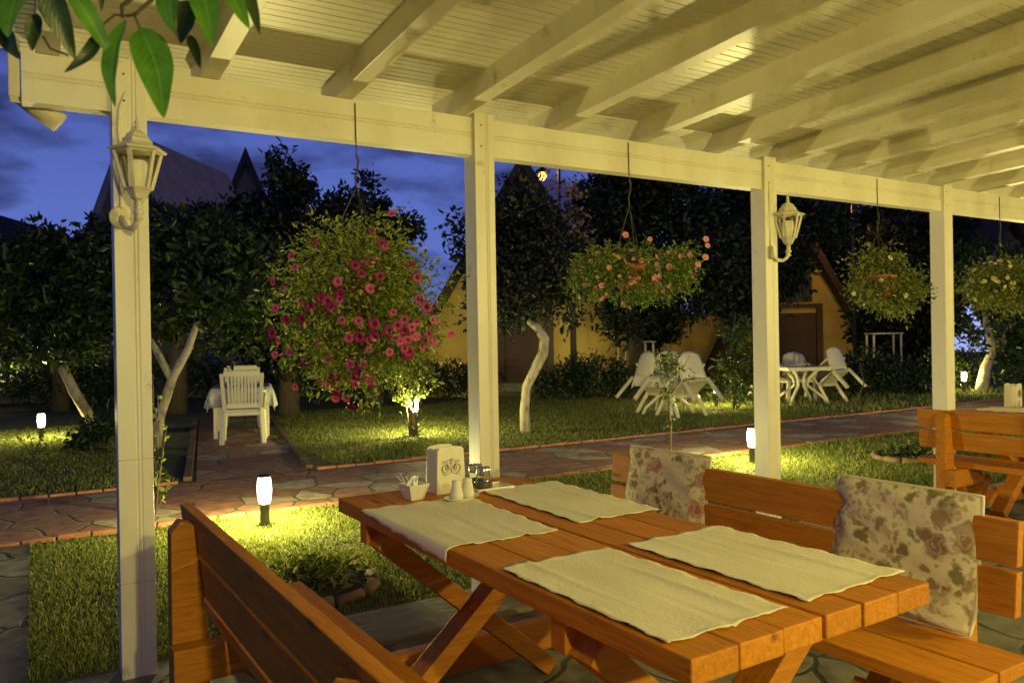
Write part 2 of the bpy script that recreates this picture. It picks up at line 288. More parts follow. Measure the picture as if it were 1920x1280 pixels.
# ------------------------------------------------------------------ mesh helpers
class MB:
    def __init__(s): s.v = []; s.f = []
    def add(s, vs, fs, T=None):
        o = len(s.v)
        s.v += [tuple(T @ Vector(q)) if T is not None else tuple(q) for q in vs]
        s.f += [tuple(i+o for i in q) for q in fs]; return s
    def box(s, x0, x1, y0, y1, z0, z1, T=None):
        return s.add([(x0, y0, z0), (x1, y0, z0), (x1, y1, z0), (x0, y1, z0), (x0, y0, z1), (x1, y0, z1), (x1, y1, z1), (x0, y1, z1)],
                     [(3, 2, 1, 0), (4, 5, 6, 7), (0, 1, 5, 4), (1, 2, 6, 5), (2, 3, 7, 6), (3, 0, 4, 7)], T)
    def bar(s, a, b, w, h, up=(0, 0, 1)):         # a square bar from a to b
        a, b = Vector(a), Vector(b); d = (b-a).normalized(); x = d.cross(Vector(up))
        if x.length < 1e-4: x = d.cross(Vector((0, 1, 0)))
        x.normalize(); y = x.cross(d); vs = []
        for q in (a, b):
            for i, j in ((-1, -1), (1, -1), (1, 1), (-1, 1)): vs.append(q + x*w/2*i + y*h/2*j)
        return s.add(vs, [(3, 2, 1, 0), (4, 5, 6, 7), (0, 1, 5, 4), (1, 2, 6, 5), (2, 3, 7, 6), (3, 0, 4, 7)])
    def tube(s, pts, rad, n=8, cap=True):
        pts = [Vector(q) for q in pts]; k = len(pts)
        rad = rad if isinstance(rad, (list, tuple)) else [rad]*k
        o = len(s.v); ref = None
        for i, q in enumerate(pts):
            d = (pts[min(i+1, k-1)] - pts[max(i-1, 0)]).normalized()
            if ref is None: ref = d.orthogonal().normalized()
            x = (ref - d*ref.dot(d)).normalized(); ref = x; y = d.cross(x)
            for j in range(n):
                a = 2*math.pi*j/n; s.v.append(tuple(q + (x*math.cos(a)+y*math.sin(a))*rad[i]))
        for i in range(k-1):
            for j in range(n):
                s.f.append((o+i*n+j, o+i*n+(j+1) % n, o+(i+1)*n+(j+1) % n, o+(i+1)*n+j))
        if cap: s.f.append(tuple(o+j for j in reversed(range(n)))); s.f.append(tuple(o+(k-1)*n+j for j in range(n)))
        return s
    def lathe(s, prof, n=20, c=(0, 0, 0), a0=0., close=True):
        o = len(s.v); k = len(prof)
        for r, z in prof:
            for j in range(n):
                a = a0+2*math.pi*j/n; s.v.append((c[0]+r*math.cos(a), c[1]+r*math.sin(a), c[2]+z))
        for i in range(k-1):
            for j in range(n):
                s.f.append((o+i*n+j, o+i*n+(j+1) % n, o+(i+1)*n+(j+1) % n, o+(i+1)*n+j))
        if close:
            s.f.append(tuple(o+j for j in reversed(range(n)))); s.f.append(tuple(o+(k-1)*n+j for j in range(n)))
        return s
    def extr(s, poly, axis, a, b):                # a polygon extruded along an axis
        n = len(poly)
        def P(q, t): return (t, q[0], q[1]) if axis == 'x' else (q[0], t, q[1]) if axis == 'y' else (q[0], q[1], t)
        return s.add([P(q, a) for q in poly]+[P(q, b) for q in poly],
                     [tuple(range(n)), tuple(reversed(range(n, 2*n)))]+[(i, i+n, (i+1) % n+n, (i+1) % n) for i in range(n)])
    def build(s, name, m, parent=None, bevel=0., smooth=False, sub=0):
        me = bpy.data.meshes.new(name); me.from_pydata(s.v, [], s.f)
        bm = bmesh.new(); bm.from_mesh(me); bmesh.ops.recalc_face_normals(bm, faces=bm.faces)
        if bevel: bmesh.ops.bevel(bm, geom=[q for q in bm.edges if q.calc_face_angle(0) > .5], offset=bevel, segments=2, affect='EDGES', profile=.6)
        bm.to_mesh(me); bm.free()
        if smooth:
            for q in me.polygons: q.use_smooth = True
        return link(name, me, m, parent, sub)
def link(name, me, m, parent=None, sub=0):
    if m: me.materials.append(m)
    o = bpy.data.objects.new(name, me); C.objects.link(o)
    if parent: o.parent = parent
    if sub:
        q = o.modifiers.new('sub', 'SUBSURF'); q.levels = q.render_levels = sub
    return o
def tag(o, label=None, cat=None, group=None, kind=None):
    if label: o['label'] = label
    if cat: o['category'] = cat
    if group: o['group'] = group
    if kind: o['kind'] = kind
    return o
def thing(name, label, cat, loc=(0, 0, 0), rz=0., group=None):
    o = bpy.data.objects.new(name, None); C.objects.link(o); o.location = loc; o.rotation_euler = (0, 0, rz); o.empty_display_size = .1
    return tag(o, label, cat, group)
def dup(root, loc, rz=0., label=None, group=None):
    r = root.copy(); C.objects.link(r); r.location = loc; r.rotation_euler = (0, 0, rz)
    if label: r['label'] = label
    if group: r['group'] = group
    for ch in list(root.children):
        c = ch.copy(); C.objects.link(c); c.parent = r
        for g in list(ch.children):
            d = g.copy(); C.objects.link(d); d.parent = c
    return r
def npmesh(name, V, F, m, parent=None, smooth=False):      # V (n,3), F (k,3|4) arrays
    me = bpy.data.meshes.new(name); k = F.shape[1]
    me.vertices.add(len(V)); me.vertices.foreach_set('co', V.astype(np.float32).ravel())
    me.loops.add(F.size); me.loops.foreach_set('vertex_index', F.astype(np.int32).ravel())
    me.polygons.add(len(F)); me.polygons.foreach_set('loop_start', np.arange(0, F.size, k, dtype=np.int32))
    me.polygons.foreach_set('loop_total', np.full(len(F), k, dtype=np.int32))
    me.update(calc_edges=True); me.validate()
    return link(name, me, m, parent)
def leafcloud(P, A, size, rng, asp=.5, fold=.25, jit=.35):
    """leaves with their base at P, pointing along A: folded four-point blades in two quads"""
    n = len(P); A = A/np.linalg.norm(A, axis=1, keepdims=True)
    B = rng.normal(size=(n, 3)); B -= A*(A*B).sum(1, keepdims=True); B /= np.linalg.norm(B, axis=1, keepdims=True)
    Nn = np.cross(A, B); L = size*(1+jit*rng.uniform(-1.5, 1.2, (n, 1))); w = L*asp*.5
    v = np.stack([P, P+A*L*.35+B*w+Nn*L*fold*.5, P+A*L*.8+B*w*.62+Nn*L*fold*.3, P+A*L-Nn*L*.06,
                  P+A*L*.8-B*w*.62+Nn*L*fold*.3, P+A*L*.35-B*w+Nn*L*fold*.5], 1)
    i = np.arange(n)[:, None]*6
    F = np.concatenate([i+np.array([[0, 1, 2, 3]]), i+np.array([[0, 3, 4, 5]])])
    return v.reshape(-1, 3), F
def crown(blobs, n, size, seed, clump=10, crad=.2, asp=.5, hollow=.55, sprig=0., lump=0., rosette=False):
    rng = np.random.default_rng(seed); vol = np.array([b[3]*b[4]*b[5] for b in blobs])**.8; vol = vol/vol.sum()
    nc = max(1, n//clump); bi = rng.choice(len(blobs), nc, p=vol); B = np.array(blobs)[bi]
    d = rng.normal(size=(nc, 3)); d /= np.linalg.norm(d, axis=1, keepdims=True)
    rr = hollow+(1-hollow)*rng.uniform(0, 1, (nc, 1))**.7; rr *= 1+.07*rng.normal(size=(nc, 1))
    c = B[:, :3]+d*B[:, 3:6]*rr
    if lump: c = c+d*(lump*B[:, 3:4]*np.sin(c[:, 0:1]*23+seed)*np.sin(c[:, 2:3]*21+c[:, 1:2]*19))
    cc = np.repeat(c, clump, 0); dd = np.repeat(d, clump, 0); m = len(cc)
    P = cc+rng.normal(size=(m, 3))*crad*.5
    if sprig: P = P+dd*np.tile(np.linspace(0, 1, clump), nc)[:, None]*sprig
    A = dd*.7+rng.normal(size=(m, 3))*.75+np.array([0, 0, -.15])
    if rosette: P = cc+rng.normal(size=(m, 3))*crad*.22; A = dd*.55+rng.normal(size=(m, 3))*.8+np.array([0, 0, .1])
    return leafcloud(P, A, size, rng, asp)
def tree(name, label, base, trunk, blobs, n, size, leaf, bark, seed, clump=10, crad=.2, asp=.5, group=None, hollow=.5, cat='tree'):
    t = thing(name, label, cat, base, 0, group); b = Vector(base)
    mb = MB()
    for pts, rad in trunk: mb.tube([Vector(q) for q in pts], rad, 9)
    mb.build('trunk', bark, t, smooth=True)
    V, F = crown(blobs, n, size, seed, clump, crad, asp, hollow, rosette=leaf is M['lleaf']); npmesh('crown', V, F, leaf, t)
    return t
def sheet(name, poly, z, m, kind='structure'):
    mb = MB(); mb.add([(x, y, z) for x, y in poly], [tuple(range(len(poly)))]); o = mb.build(name, m); o['kind'] = kind; return o

# ------------------------------------------------------------------ ground
g = MB(); g.add([(-150, -60, 0), (250, -60, 0), (250, 250, 0), (-150, 250, 0)], [(0, 1, 2, 3)]); g.build('lawn', M['ground'])['kind'] = 'structure'
sheet('terrace_floor', [(-4, -7), (16, -7), (16, .1), (-4, .1)], .012, M['terrace'])
sheet('garden_path', [(-14, 2.95), (24, 2.95), (24, 4.8), (-14, 4.8)], .006, M['path'])
sheet('side_path', [(1.36, 4.8), (2.5, 4.8), (3.72, 11.6), (2.52, 11.6)], .010, M['path'])
sheet('cross_path', [(-1.3, .1), (-.05, .1), (-.05, 2.95), (-1.3, 2.95)], .009, M['terrace'])
def kerb(name, a, b, w, h, seg=.22, m='kerb'):
    mb = MB(); a, b = Vector(a), Vector(b); n = int((b-a).length/seg); d = (b-a)/n
    for i in range(n):
        p = a+d*(i+.03); q = a+d*(i+.97); hh = h+rnd.uniform(-.006, .006)
        mb.bar(p+Vector((0, rnd.uniform(-.006, .006), hh/2)), q+Vector((0, 0, hh/2)), w, hh)
    o = mb.build(name, M[m], bevel=.006); o['kind'] = 'structure'
kerb('path_kerb', (-12, 2.92, 0), (23, 2.92, 0), .07, .035)
kerb('path_kerb', (2.6, 4.85, 0), (23, 4.85, 0), .07, .03)
kerb('path_kerb', (-12, 4.85, 0), (1.2, 4.85, 0), .07, .03)
kerb('side_path_kerb', (1.3, 4.95, 0), (2.46, 11.6, 0), .08, .045, .5, 'dkerb')
kerb('side_path_kerb', (2.56, 4.95, 0), (3.78, 11.6, 0), .08, .045, .5, 'dkerb')
# edging slabs between lawn and terrace
mb = MB()
x = .75
while x < 12:
    w = rnd.uniform(.5, .8); y1 = rnd.uniform(.14, .2)
    mb.box(x, x+w-.03, -.28+rnd.uniform(-.03, .03), y1, .0, .035+rnd.uniform(0, .008)); x += w
mb.build('edging_slabs', mat('edging_stone', (.17, .15, .10), (.24, .22, .15), rough=.85, scale=5, stretch=(1, 4, 1), bump=.8, bscale=14), bevel=.012)['kind'] = 'structure'

def blades(regions, seed, name, label):
    rng = np.random.default_rng(seed); PP = []; HH = []; WW = []
    for (x0, x1, y0, y1, dens, h, w) in regions:
        k = int((x1-x0)*(y1-y0)*dens); q = np.stack([rng.uniform(x0, x1, k), rng.uniform(y0, y1, k), np.zeros(k)], 1)
        # patchy: drop blades by a low-frequency pattern, keep off bare spots
        s = np.sin(q[:, 0]*3.1+1.3*np.sin(q[:, 1]*2.3))*np.sin(q[:, 1]*3.7+q[:, 0]*1.1)
        keep = rng.uniform(0, 1, k) < .78+.3*s
        q = q[keep]; s = s[keep]
        PP.append(q); HH.append(h*(1+.25*s)*rng.uniform(.45, 1.35, len(q))); WW.append(np.full(len(q), w))
    P = np.concatenate(PP); h = np.concatenate(HH)[:, None]; w = np.concatenate(WW)[:, None]; n = len(P)
    sx = P[:, 0]; sy = P[:, 1]
    a = rng.uniform(0, 2*np.pi, n); B = np.stack([np.cos(a), np.sin(a), 0*a], 1)*w
    a2 = rng.uniform(0, 2*np.pi, n); ln = rng.uniform(.1, .9, n)
    Ld = np.stack([np.cos(a2)*ln, np.sin(a2)*ln, 0*a2], 1)*h
    Z = np.array([[0, 0, 1.]])
    v = np.stack([P-B, P+B, P+B*.7+Ld*.35+Z*h*.6, P-B*.7+Ld*.35+Z*h*.6, P+Ld+Z*h*.92+B*.1, P+Ld+Z*h*.92-B*.1], 1).reshape(-1, 3)
    i = np.arange(n)[:, None]*6
    F = np.concatenate([i+np.array([[0, 1, 2, 3]]), i+np.array([[3, 2, 4, 5]])])
    o = npmesh(name, v, F, M['grass']); o['kind'] = 'stuff'; return tag(o, label, 'grass')
blades([(-.05, 3.6, .16, 2.88, 8500, .028, .0032), (3.6, 8, .16, 2.88, 4000, .032, .004), (8, 12, .16, 2.88, 1200, .045, .006)], 3, 'grass', 'short green lawn grass between the terrace slabs and the red path')
blades([(-3.5, 1.2, 4.95, 12, 1300, .035, .006), (2.9, 12, 4.95, 12, 1300, .035, .006), (12, 20, 4.95, 14, 160, .08, .012)], 4, 'grass', 'dark lawn grass beyond the red path')

# ------------------------------------------------------------------ pergola
pg = thing('pergola', 'cream painted wooden terrace pergola with plank ceiling and square posts', 'pergola', (0, 0, 0))
UP = [.35, 2.035, 4.22, 6.297, 8.4, 10.5]
def groove(x0, x1, y, cuts, d=.004, w=.004):   # front edge running x0->x1 at y with small V grooves cut into it
    q = [(x0, y)]
    for c in cuts: q += [(c-w, y), (c, y+d), (c+w, y)]
    return q+[(x1, y)]
for i, u in enumerate(UP):
    hw = .066 if i == 0 else .058
    prof = groove(u-hw, u+hw, -.022, [u+hw*.1, u+hw*.32])+[(u+hw, .1), (u-hw, .1)]
    pm = MB(); cuts = [.012, .405, .915, 2.575] if i == 0 else [.012, 2.575]
    for k in range(len(cuts)-1): pm.extr(prof, 'z', cuts[k]+(.0012 if k else 0), cuts[k+1]-(.0012 if k < len(cuts)-2 else 0))
    if i == 0: pm.box(u-hw+.006, u+hw-.006, -.014, .094, .02, 2.56)
    pp_ = pm.build('post', M['white'], pg, bevel=.0025)
    for z in (2.40, 2.51):
        nl = MB().lathe([(.0, -.001), (.0045, -.001), (.0045, .0012), (0, .0016)], 10, close=False)
        nl.v = [(u-.02+x, -.0235-zz, z+y) for x, y, zz in nl.v]; nl.build('nail', M['dark'], pp_)
prof = [(0, 2.355)]+[(y+0, z) for z, y in groove(2.362, 2.548, .0, [2.452, 2.468], .005, .005)][0:]+[(0, 2.55), (.08, 2.55), (.08, 2.355)]
MB().extr(prof, 'x', -.03, 13).build('beam', M['white'], pg)
MB().box(-.075, -.034, .005, .1, 2.37, 2.6).build('beam_end_cap', M['plasticdull'], pg, bevel=.006)
SL = .04
for k in range(22):
    u = .02+.61*k; w = .085
    MB().add([(u, .22, 2.552-SL*.22), (u+w, .22, 2.552-SL*.22), (u+w, .22, 2.66), (u, .22, 2.66), (u, -6, 2.552+SL*6), (u+w, -6, 2.552+SL*6), (u+w, -6, 2.66+SL*6), (u, -6, 2.66+SL*6)],
             [(0, 1, 2, 3), (7, 6, 5, 4), (0, 4, 5, 1), (1, 5, 6, 2), (2, 6, 7, 3), (3, 7, 4, 0)]).build('rafter', M['white'], pg, bevel=.003)
pr = []
y = .3; i = 0
while y > -6:
    z = 2.66-SL*y; pr += [(y, z), (y-.041, z+.0016), (y-.0445, z+.014), (y-.0485, z+.0018)] if i % 2 else [(y, z), (y-.0435, z+.0017), (y-.046, z+.009), (y-.0485, z+.0018)]
    y -= .05; i += 1
pr += [(-6, 2.66+SL*6), (-6, 2.74+SL*6), (.3, 2.74-SL*.3)]
MB().extr(pr, 'x', -.12, 13.4).build('ceiling', M['ceil'], pg)
MB().box(-.12, 13.4, .302, .33, 2.654, 2.80).build('fascia', M['white'], pg, bevel=.004)
# rain spout under the roof corner
sp_ = MB(); q = onv(60, 192, .16)
sp_.tube([q+Vector((-.05, 0, .02)), q+Vector((.02, 0, -.015)), q+Vector((.10, .0, -.075))], [.03, .05, .045], 10); sp_.build('rain_spout', M['plasticdull'], pg, smooth=True)

# ------------------------------------------------------------------ wall lanterns
def lantern(label, loc, rz, hx0=8, cable=True):
    t = thing('wall_lantern', label, 'lantern', loc, rz)      # local: -y away from the post, z=0 at the arm's boss
    MB().lathe([(.0, .0), (.045, .0), (.047, .006), (.040, .010), (.036, .011), (.018, .016), (0, .018)], 20).build('back_plate', M['lantern'], t, smooth=True)
    t.children[0].rotation_euler = (R(90), 0, 0)
    a = MB(); pts = [(0, -.01, 0), (0, -.05, -.045), (0, -.10, -.055), (0, -.135, -.03), (0, -.145, .02), (0, -.145, .06)]
    a.tube(pts, [.013, .012, .011, .011, .013, .015], 10); a.lathe([(0, -.03), (.018, -.02), (.008, -.005), (.022, .005), (.014, .02)], 14, (0, -.145, .0)); a.build('arm', M['lantern'], t, smooth=True)
    hx = MB(); c = (0, -.145, 0)
    hx.lathe([(.014, .05), (.03, .062), (.036, .078), (.05, .10)], 6, c, R(hx0)); hx.build('cup', M['lantern'], t, bevel=.001)
    fr = MB()
    for k in range(6):
        an = R(hx0+60*k); b = Vector((math.cos(an), math.sin(an), 0))
        fr.bar(Vector(c)+b*.05+Vector((0, 0, .10)), Vector(c)+b*.088+Vector((0, 0, .245)), .015, .012, b)
    fr.lathe([(.052, .096), (.056, .104), (.048, .106), (.046, .098)], 6, c, R(hx0), False); fr.lathe([(.086, .24), (.094, .248), (.09, .256), (.08, .25)], 6, c, R(hx0), False)
    fr.build('frame', M['lantern'], t)
    for k in range(6):
        a0, a1 = R(hx0+60*k), R(hx0+60+60*k); V = []
        for (an, r, z) in ((a0, .048, .104), (a1, .048, .104), (a1, .084, .243), (a0, .084, .243)): V.append((c[0]+r*math.cos(an), c[1]+r*math.sin(an), z))
        MB().add(V, [(0, 1, 2, 3)]).build('pane', M['pane'], t)
    rf = MB(); rf.lathe([(.108, .248), (.112, .256), (.07, .272), (.058, .285), (.056, .298), (.046, .305), (.04, .318), (.022, .332)], 6, c, R(hx0)); rf.build('roof', M['lantern'], t, bevel=.0015)
    MB().lathe([(.02, .33), (.008, .338), (.013, .348), (.006, .356), (.012, .366), (.004, .380), (.001, .398)], 12, c).build('finial', M['lantern'], t, smooth=True)
    MB().lathe([(.02, .104), (.034, .115), (.036, .16), (.036, .205), (.03, .212)], 16, c).build('bulb', M['frost'], t, smooth=True)
    if cable:
        cb = MB(); cb.tube([(.0, -.008, .03), (.006, -.006, .2), (-.002, -.006, .36), (.004, -.006, .45), (.03, -.006, .53)], .0045, 8); cb.build('cable', M['plasticdull'], t, smooth=True)
    return t
lantern('cream six sided lantern on the leftmost post under the orange tree leaves', (.305, -.024, 1.915), R(24), 40)
lantern('cream six sided lantern on the slim post beside the coral flower basket', (4.195, -.024, 1.935), R(74))

# ------------------------------------------------------------------ garden bollards
def bollard(label, loc, grp='bollard lights in the lawn', watts=16., h=.4):
    t = thing('bollard_light', label, 'garden light', loc, 0, grp)
    MB().lathe([(.05, 0), (.05, .006), (.036, .01), (.036, h-.235), (.04, h-.232), (.04, h-.222)], 18).build('base', M['dark'], t, smooth=False)
    MB().lathe([(.040, h-.221), (.05, h-.17), (.053, h-.12), (.05, h-.06), (.043, h-.024)], 20).build('diffuser', M['bulb'], t, smooth=True)
    MB().lathe([(.046, h-.023), (.047, h-.012), (.03, h)], 18).build('cap', M['dark'], t)
    l = lamp('garden_glow', (0, 0, h-.12), watts, (1, .86, .30), .04); l.parent = t
    return t
bollard('lit white bollard lamp on the lawn close behind the left bench', at(497, 987), watts=220)
bollard('lit white bollard lamp on the lawn beside the lantern post', at(1411, 868), watts=190)
bollard('lit bollard lamp at far left beside the leaning white trunk', at(78, 822), watts=105)
bollard('lit bollard lamp among rose twigs below the red flower basket', at(778, 815), watts=190, h=.56)
bollard('lit bollard lamp half hidden by the tipped plastic chairs', at(1343, 762), watts=110, h=.48)
lamp('garden_glow', (12.8, 2.4, .3), 190, (1, .86, .30), .04)      # unseen lamp added to brighten the tipped chairs; no bollard built here
bollard('small distant lit bollard lamp at right beside a pale tree trunk', at(1808, 735), watts=50, h=.48)

# ------------------------------------------------------------------ picnic tables and benches
def picnic_table(label, loc, rz):
    t = thing('picnic_table', label, 'table', loc, rz); wd, ln = .8237, 1.9302; pw = wd/6
    mb = MB()
    for k in range(6):
        g = .0025 if k != 3 else .007; g1 = .0025 if k != 2 else .007
        j = rnd.uniform(-.003, .003)
        mb.box(-wd/2+pw*k+g, -wd/2+pw*(k+1)-g1, -ln/2+j, ln/2+j, .705, .76+rnd.uniform(-.001, .001))
    mb.build('tabletop', M['wood'], t, bevel=.004)
    for y in (-.62, .62):
        MB().bar((-.40, y+.105, .665), (.40, y+.105, .665), .06, .078).build('bearer', M['woodx'], t, bevel=.004)
        for s in (-1, 1):
            MB().bar((s*.37, y+s*.036, .02), (-s*.37, y+s*.036, .655), .07, .10, (0, 1, 0)).build('leg', M['woodx'], t, bevel=.004)
        MB().bar((-.85, y+.20*(1 if y > 0 else -1), .08), (.87, y+.20*(1 if y > 0 else -1), .08), .06, .13).build('foot_rail', M['woodx'], t, bevel=.004)
    MB().bar((0, -.47, .678), (0, .67, .678), .12, .05).build('stretcher', M['wood'], t, bevel=.004)
    return t
def bench(label, loc, rz):
    """local: +x faces the table, length along y"""
    t = thing('picnic_bench', label, 'bench', loc, rz); L = .91
    mb = MB()
    for k in range(2): mb.box(-.18+.185*k, -.005+.185*k, -L-.05, L+.05, .415, .455)
    mb.build('seat', M['wood'], t, bevel=.004)
    for z0, z1 in ((.545, .675), (.69, .82)):
        xa, xb = -.185-.11*(z0-.45), -.185-.11*(z1-.45)
        MB().add([(xa-.035, -L, z0), (xa, -L, z0), (xb, -L, z1), (xb-.035, -L, z1), (xa-.035, L, z0), (xa, L, z0), (xb, L, z1), (xb-.035, L, z1)],
                 [(0, 1, 2, 3), (7, 6, 5, 4), (0, 4, 5, 1), (1, 5, 6, 2), (2, 6, 7, 3), (3, 7, 4, 0)]).build('backboard', M['wood'], t, bevel=.004)
    for y in (-.80, .70):
        pol = [(-.335, .012), (-.215, .012), (-.2215, .45), (-.259, .79), (-.30, .805), (-.33, .77)]
        MB().extr(pol, 'y', y-.035, y+.035).build('back_post', M['woodx'], t, bevel=.003)
        MB().extr([(-.34, .30), (.06, .30), (-.04, .4135), (-.34, .4135)], 'y', y-.108, y-.037).build('seat_bearer', M['woodx'], t, bevel=.003)
        MB().bar((-.16, y-.07, .02), (.12, y-.07, .33), .055, .07, (0, 1, 0)).build('leg', M['woodx'], t, bevel=.003)
        MB().bar((.15, y+.0, .02), (-.12, y+.0, .33), .055, .07, (0, 1, 0)).build('leg', M['woodx'], t, bevel=.003)
    return t
TC = Vector((1.451, -1.544, .012)); TR = R(1.3)
picnic_table('orange wooden picnic table laid with four cream placemats', TC, TR)
bench('orange bench with its back towards us left of the laid table', (.711, -1.55, .012), R(1.5))
bench('orange bench with two floral cushions right of the laid table', (2.185, -1.53, .012), R(181.5))
picnic_table('second orange picnic table at the right edge behind its bench', (6.46, -1.06, .012), R(.5))
bench('orange bench seen from behind at the far right table', (5.76, -1.14, .012), R(1))

# ------------------------------------------------------------------ placemats
TZ = .772
def placemat(label, cx, cy, w, l, rz, seed, over=0., m='linen', group='cream woven placemats'):
    rng = random.Random(seed); nx, ny = 34, 60; o = thing('placemat', label, 'placemat', (cx, cy, TZ+.003), rz, group); C.objects.unlink(o); bpy.data.objects.remove(o)
    mb = MB(); ph = [rng.uniform(0, 6) for _ in range(8)]
    def hgt(x, y):
        return .0016*(1+math.sin(x*40+ph[0]+1.1*math.sin(y*4+ph[1])))*.5+.0010*(1+math.sin(y*17+ph[2]+2*math.sin(x*9+ph[3])))*.5-.005*math.exp(-((x-(.012+.004*math.sin(y*8)))/.006)**2)*(.5+.5*math.sin(y*6+ph[4]))+.006*math.exp(-((x+.09+.006*math.sin(y*7+ph[5]))/.008)**2)*(.5+.5*math.sin(y*5+ph[6]))+.006*math.exp(-((x-.1+.006*math.sin(y*5+ph[7]))/.008)**2)*(.5+.5*math.sin(y*7+ph[2]))
    for j in range(ny+1):
        for i in range(nx+1):
            x = (i/nx-.5)*w; y = (j/ny-.5)*l
            if i in (0, nx): x += .0022*math.sin(y*23+ph[5])+.0012*math.sin(y*130+ph[6])+rng.uniform(-.0018, .0018)
            if j in (0, ny): y += .0022*math.sin(x*30+ph[7])+.0012*math.sin(x*150+ph[0])+rng.uniform(-.0018, .0018)
            z = hgt(x, y)
            edge = min(i, nx-i, j, ny-j)
            if edge < 2: z += .0022*(1+math.sin((x+y)*55+ph[3]))*(1-edge/2)
            lim = -w/2+over*(.1+.9*(1-j/ny)**.7)
            if over and x < lim:
                dx = lim-x; x = lim-min(dx, .006)-dx*.10; z = z-dx*.9
            mb.v.append((x, y, z))
    for j in range(ny):
        for i in range(nx):
            a = j*(nx+1)+i; mb.f.append((a, a+1, a+nx+2, a+nx+1))
    q = mb.build('placemat', M[m], smooth=True); q.location = (cx, cy, TZ+.002); q.rotation_euler = (0, 0, rz)
    sd = q.modifiers.new('solid', 'SOLIDIFY'); sd.thickness = .0014; sd.offset = 1
    return tag(q, label, 'placemat', group)
placemat('cream placemat hanging over the table edge beside the sugar bowl', 1.215, -1.215, .43, .66, TR+R(-3), 1, .045)
placemat('cream placemat by the jars on the side of the floral cushions', 1.715, -1.165, .355, .68, TR+R(-1.5), 2)
placemat('cream placemat on the near left corner of the laid table', 1.245, -2.125, .36, .64, TR+R(0), 3)
placemat('cream placemat on the near right corner of the laid table', 1.69, -2.115, .385, .625, TR+R(.6), 4)
placemat('small cream placemat on the far right table', 6.45, -.45, .4, .5, R(3), 5)

# ------------------------------------------------------------------ things on the tables
def napkin_holder(label, loc, rz, emblem=True):
    t = thing('napkin_holder', label, 'napkin holder', loc, rz); w, d, h = .134, .09, .19
    # tall plastic case, a little wider at the bottom with a domed top
    prof = [(-w/2, 0), (w/2, 0), (w/2-.002, h*.5), (w/2-.006, h-.014), (w/2-.016, h-.005), (0, h), (-w/2+.016, h-.005), (-w/2+.006, h-.014), (-w/2+.002, h*.5)]
    MB().extr(prof, 'y', -d/2, -d/2+.006).build('front_panel', M['plastic'], t, bevel=.002)
    MB().extr(prof, 'y', d/2-.006, d/2).build('back_panel', M['plastic'], t, bevel=.002)
    MB().box(-w/2+.004, w/2-.004, -d/2+.007, d/2-.007, .001, .012).build('base', M['plastic'], t, bevel=.002)
    for s in (-1, 1): MB().box(s*(w/2-.0065)-.0022, s*(w/2-.0065)+.0022, -d/2+.0062, d/2-.0062, .0125, h-.016).build('side_panel', M['plastic'], t, bevel=.001)
    mb = MB()
    for k in range(9):
        y = -d/2+.011+k*.0064; mb.box(-w/2+.010+rnd.uniform(0, .003), w/2-.010-rnd.uniform(0, .003), y, y+.0045, .0125, h-.012+rnd.uniform(-.006, .004))
    mb.build('napkins', M['paper'], t, bevel=.001)
    if emblem:
        e = MB(); y = -d/2-.0012; es = 1.2
        def curl(cx, cz, r0, r1, a0, a1, s):
            pts = []
            for i in range(17):
                q = i/16; a = a0+(a1-a0)*q; r = r0+(r1-r0)*q
                pts.append(((cx+s*r*math.cos(a))*es, y, (cz+r*math.sin(a))*es+.012))
            e.tube(pts, .0011, 6)
        for s in (-1, 1):
            curl(s*.021, .075, .019, .004, R(-100), R(330), s)
            curl(s*.021, .075, .013, .013, R(0), R(360), s)
            curl(s*.019, .077, .007, .002, R(30), R(500), s)
            curl(s*.008, .096, .010, .003, R(-60), R(280), s)
            curl(s*.026, .095, .007, .002, R(-30), R(300), s)
            e.tube([(0, y, .086), (s*.014, y, .080), (s*.029, y, .074), (s*.041, y, .079)], .001, 6)
            e.tube([(0, y, .084), (s*.005, y, .108), (s*.002, y, .142)], .001, 6)
        e.build('emblem', M['grey'], t, smooth=True)
    return t
napkin_holder('white plastic napkin holder with grey scroll emblem on the laid table', (1.425, -.735, TZ), TR+R(3))
napkin_holder('white plastic napkin holder on the far right table', (6.78, -.25, TZ), R(10))

t = thing('sugar_bowl', 'square cream ceramic bowl of sugar sachets beside the napkin holder', 'bowl', (1.255, -.80, TZ), TR+R(6))
bw = MB(); o4 = []
for (hw, z) in ((.028, 0), (.047, .062), (.042, .062), (.025, .008)):
    o4.append([(-hw, -hw, z), (hw, -hw, z), (hw, hw, z), (-hw, hw, z)])
V = sum(o4, []); F = [(3, 2, 1, 0)]
for r in range(3):
    for k in range(4): F.append((r*4+k, r*4+(k+1) % 4, r*4+4+(k+1) % 4, r*4+4+k))
F.append((12, 13, 14, 15)); bw.add(V, F).build('bowl', M['ceramic'], t, bevel=.003)
for k, (x, y, a, b) in enumerate(((-.015, .005, 12, 35), (.004, -.006, -10, 15), (.014, .012, 25, -20), (-.004, .016, -30, 25))):
    s_ = MB(); s_.box(-.014, .014, -.0012, .0012, -.03, .035); q = s_.build('sachet', M['paper'], t, bevel=.0008); q.location = (x, y, .056); q.rotation_euler = (R(a), R(b), R(20*k))
for k in range(2):
    q = MB().tube([(-.01+.008*k, 0, .02), (-.045-.012*k, .03, .105-.012*k)], .0012, 6).build('toothpick', M['paper'], t)

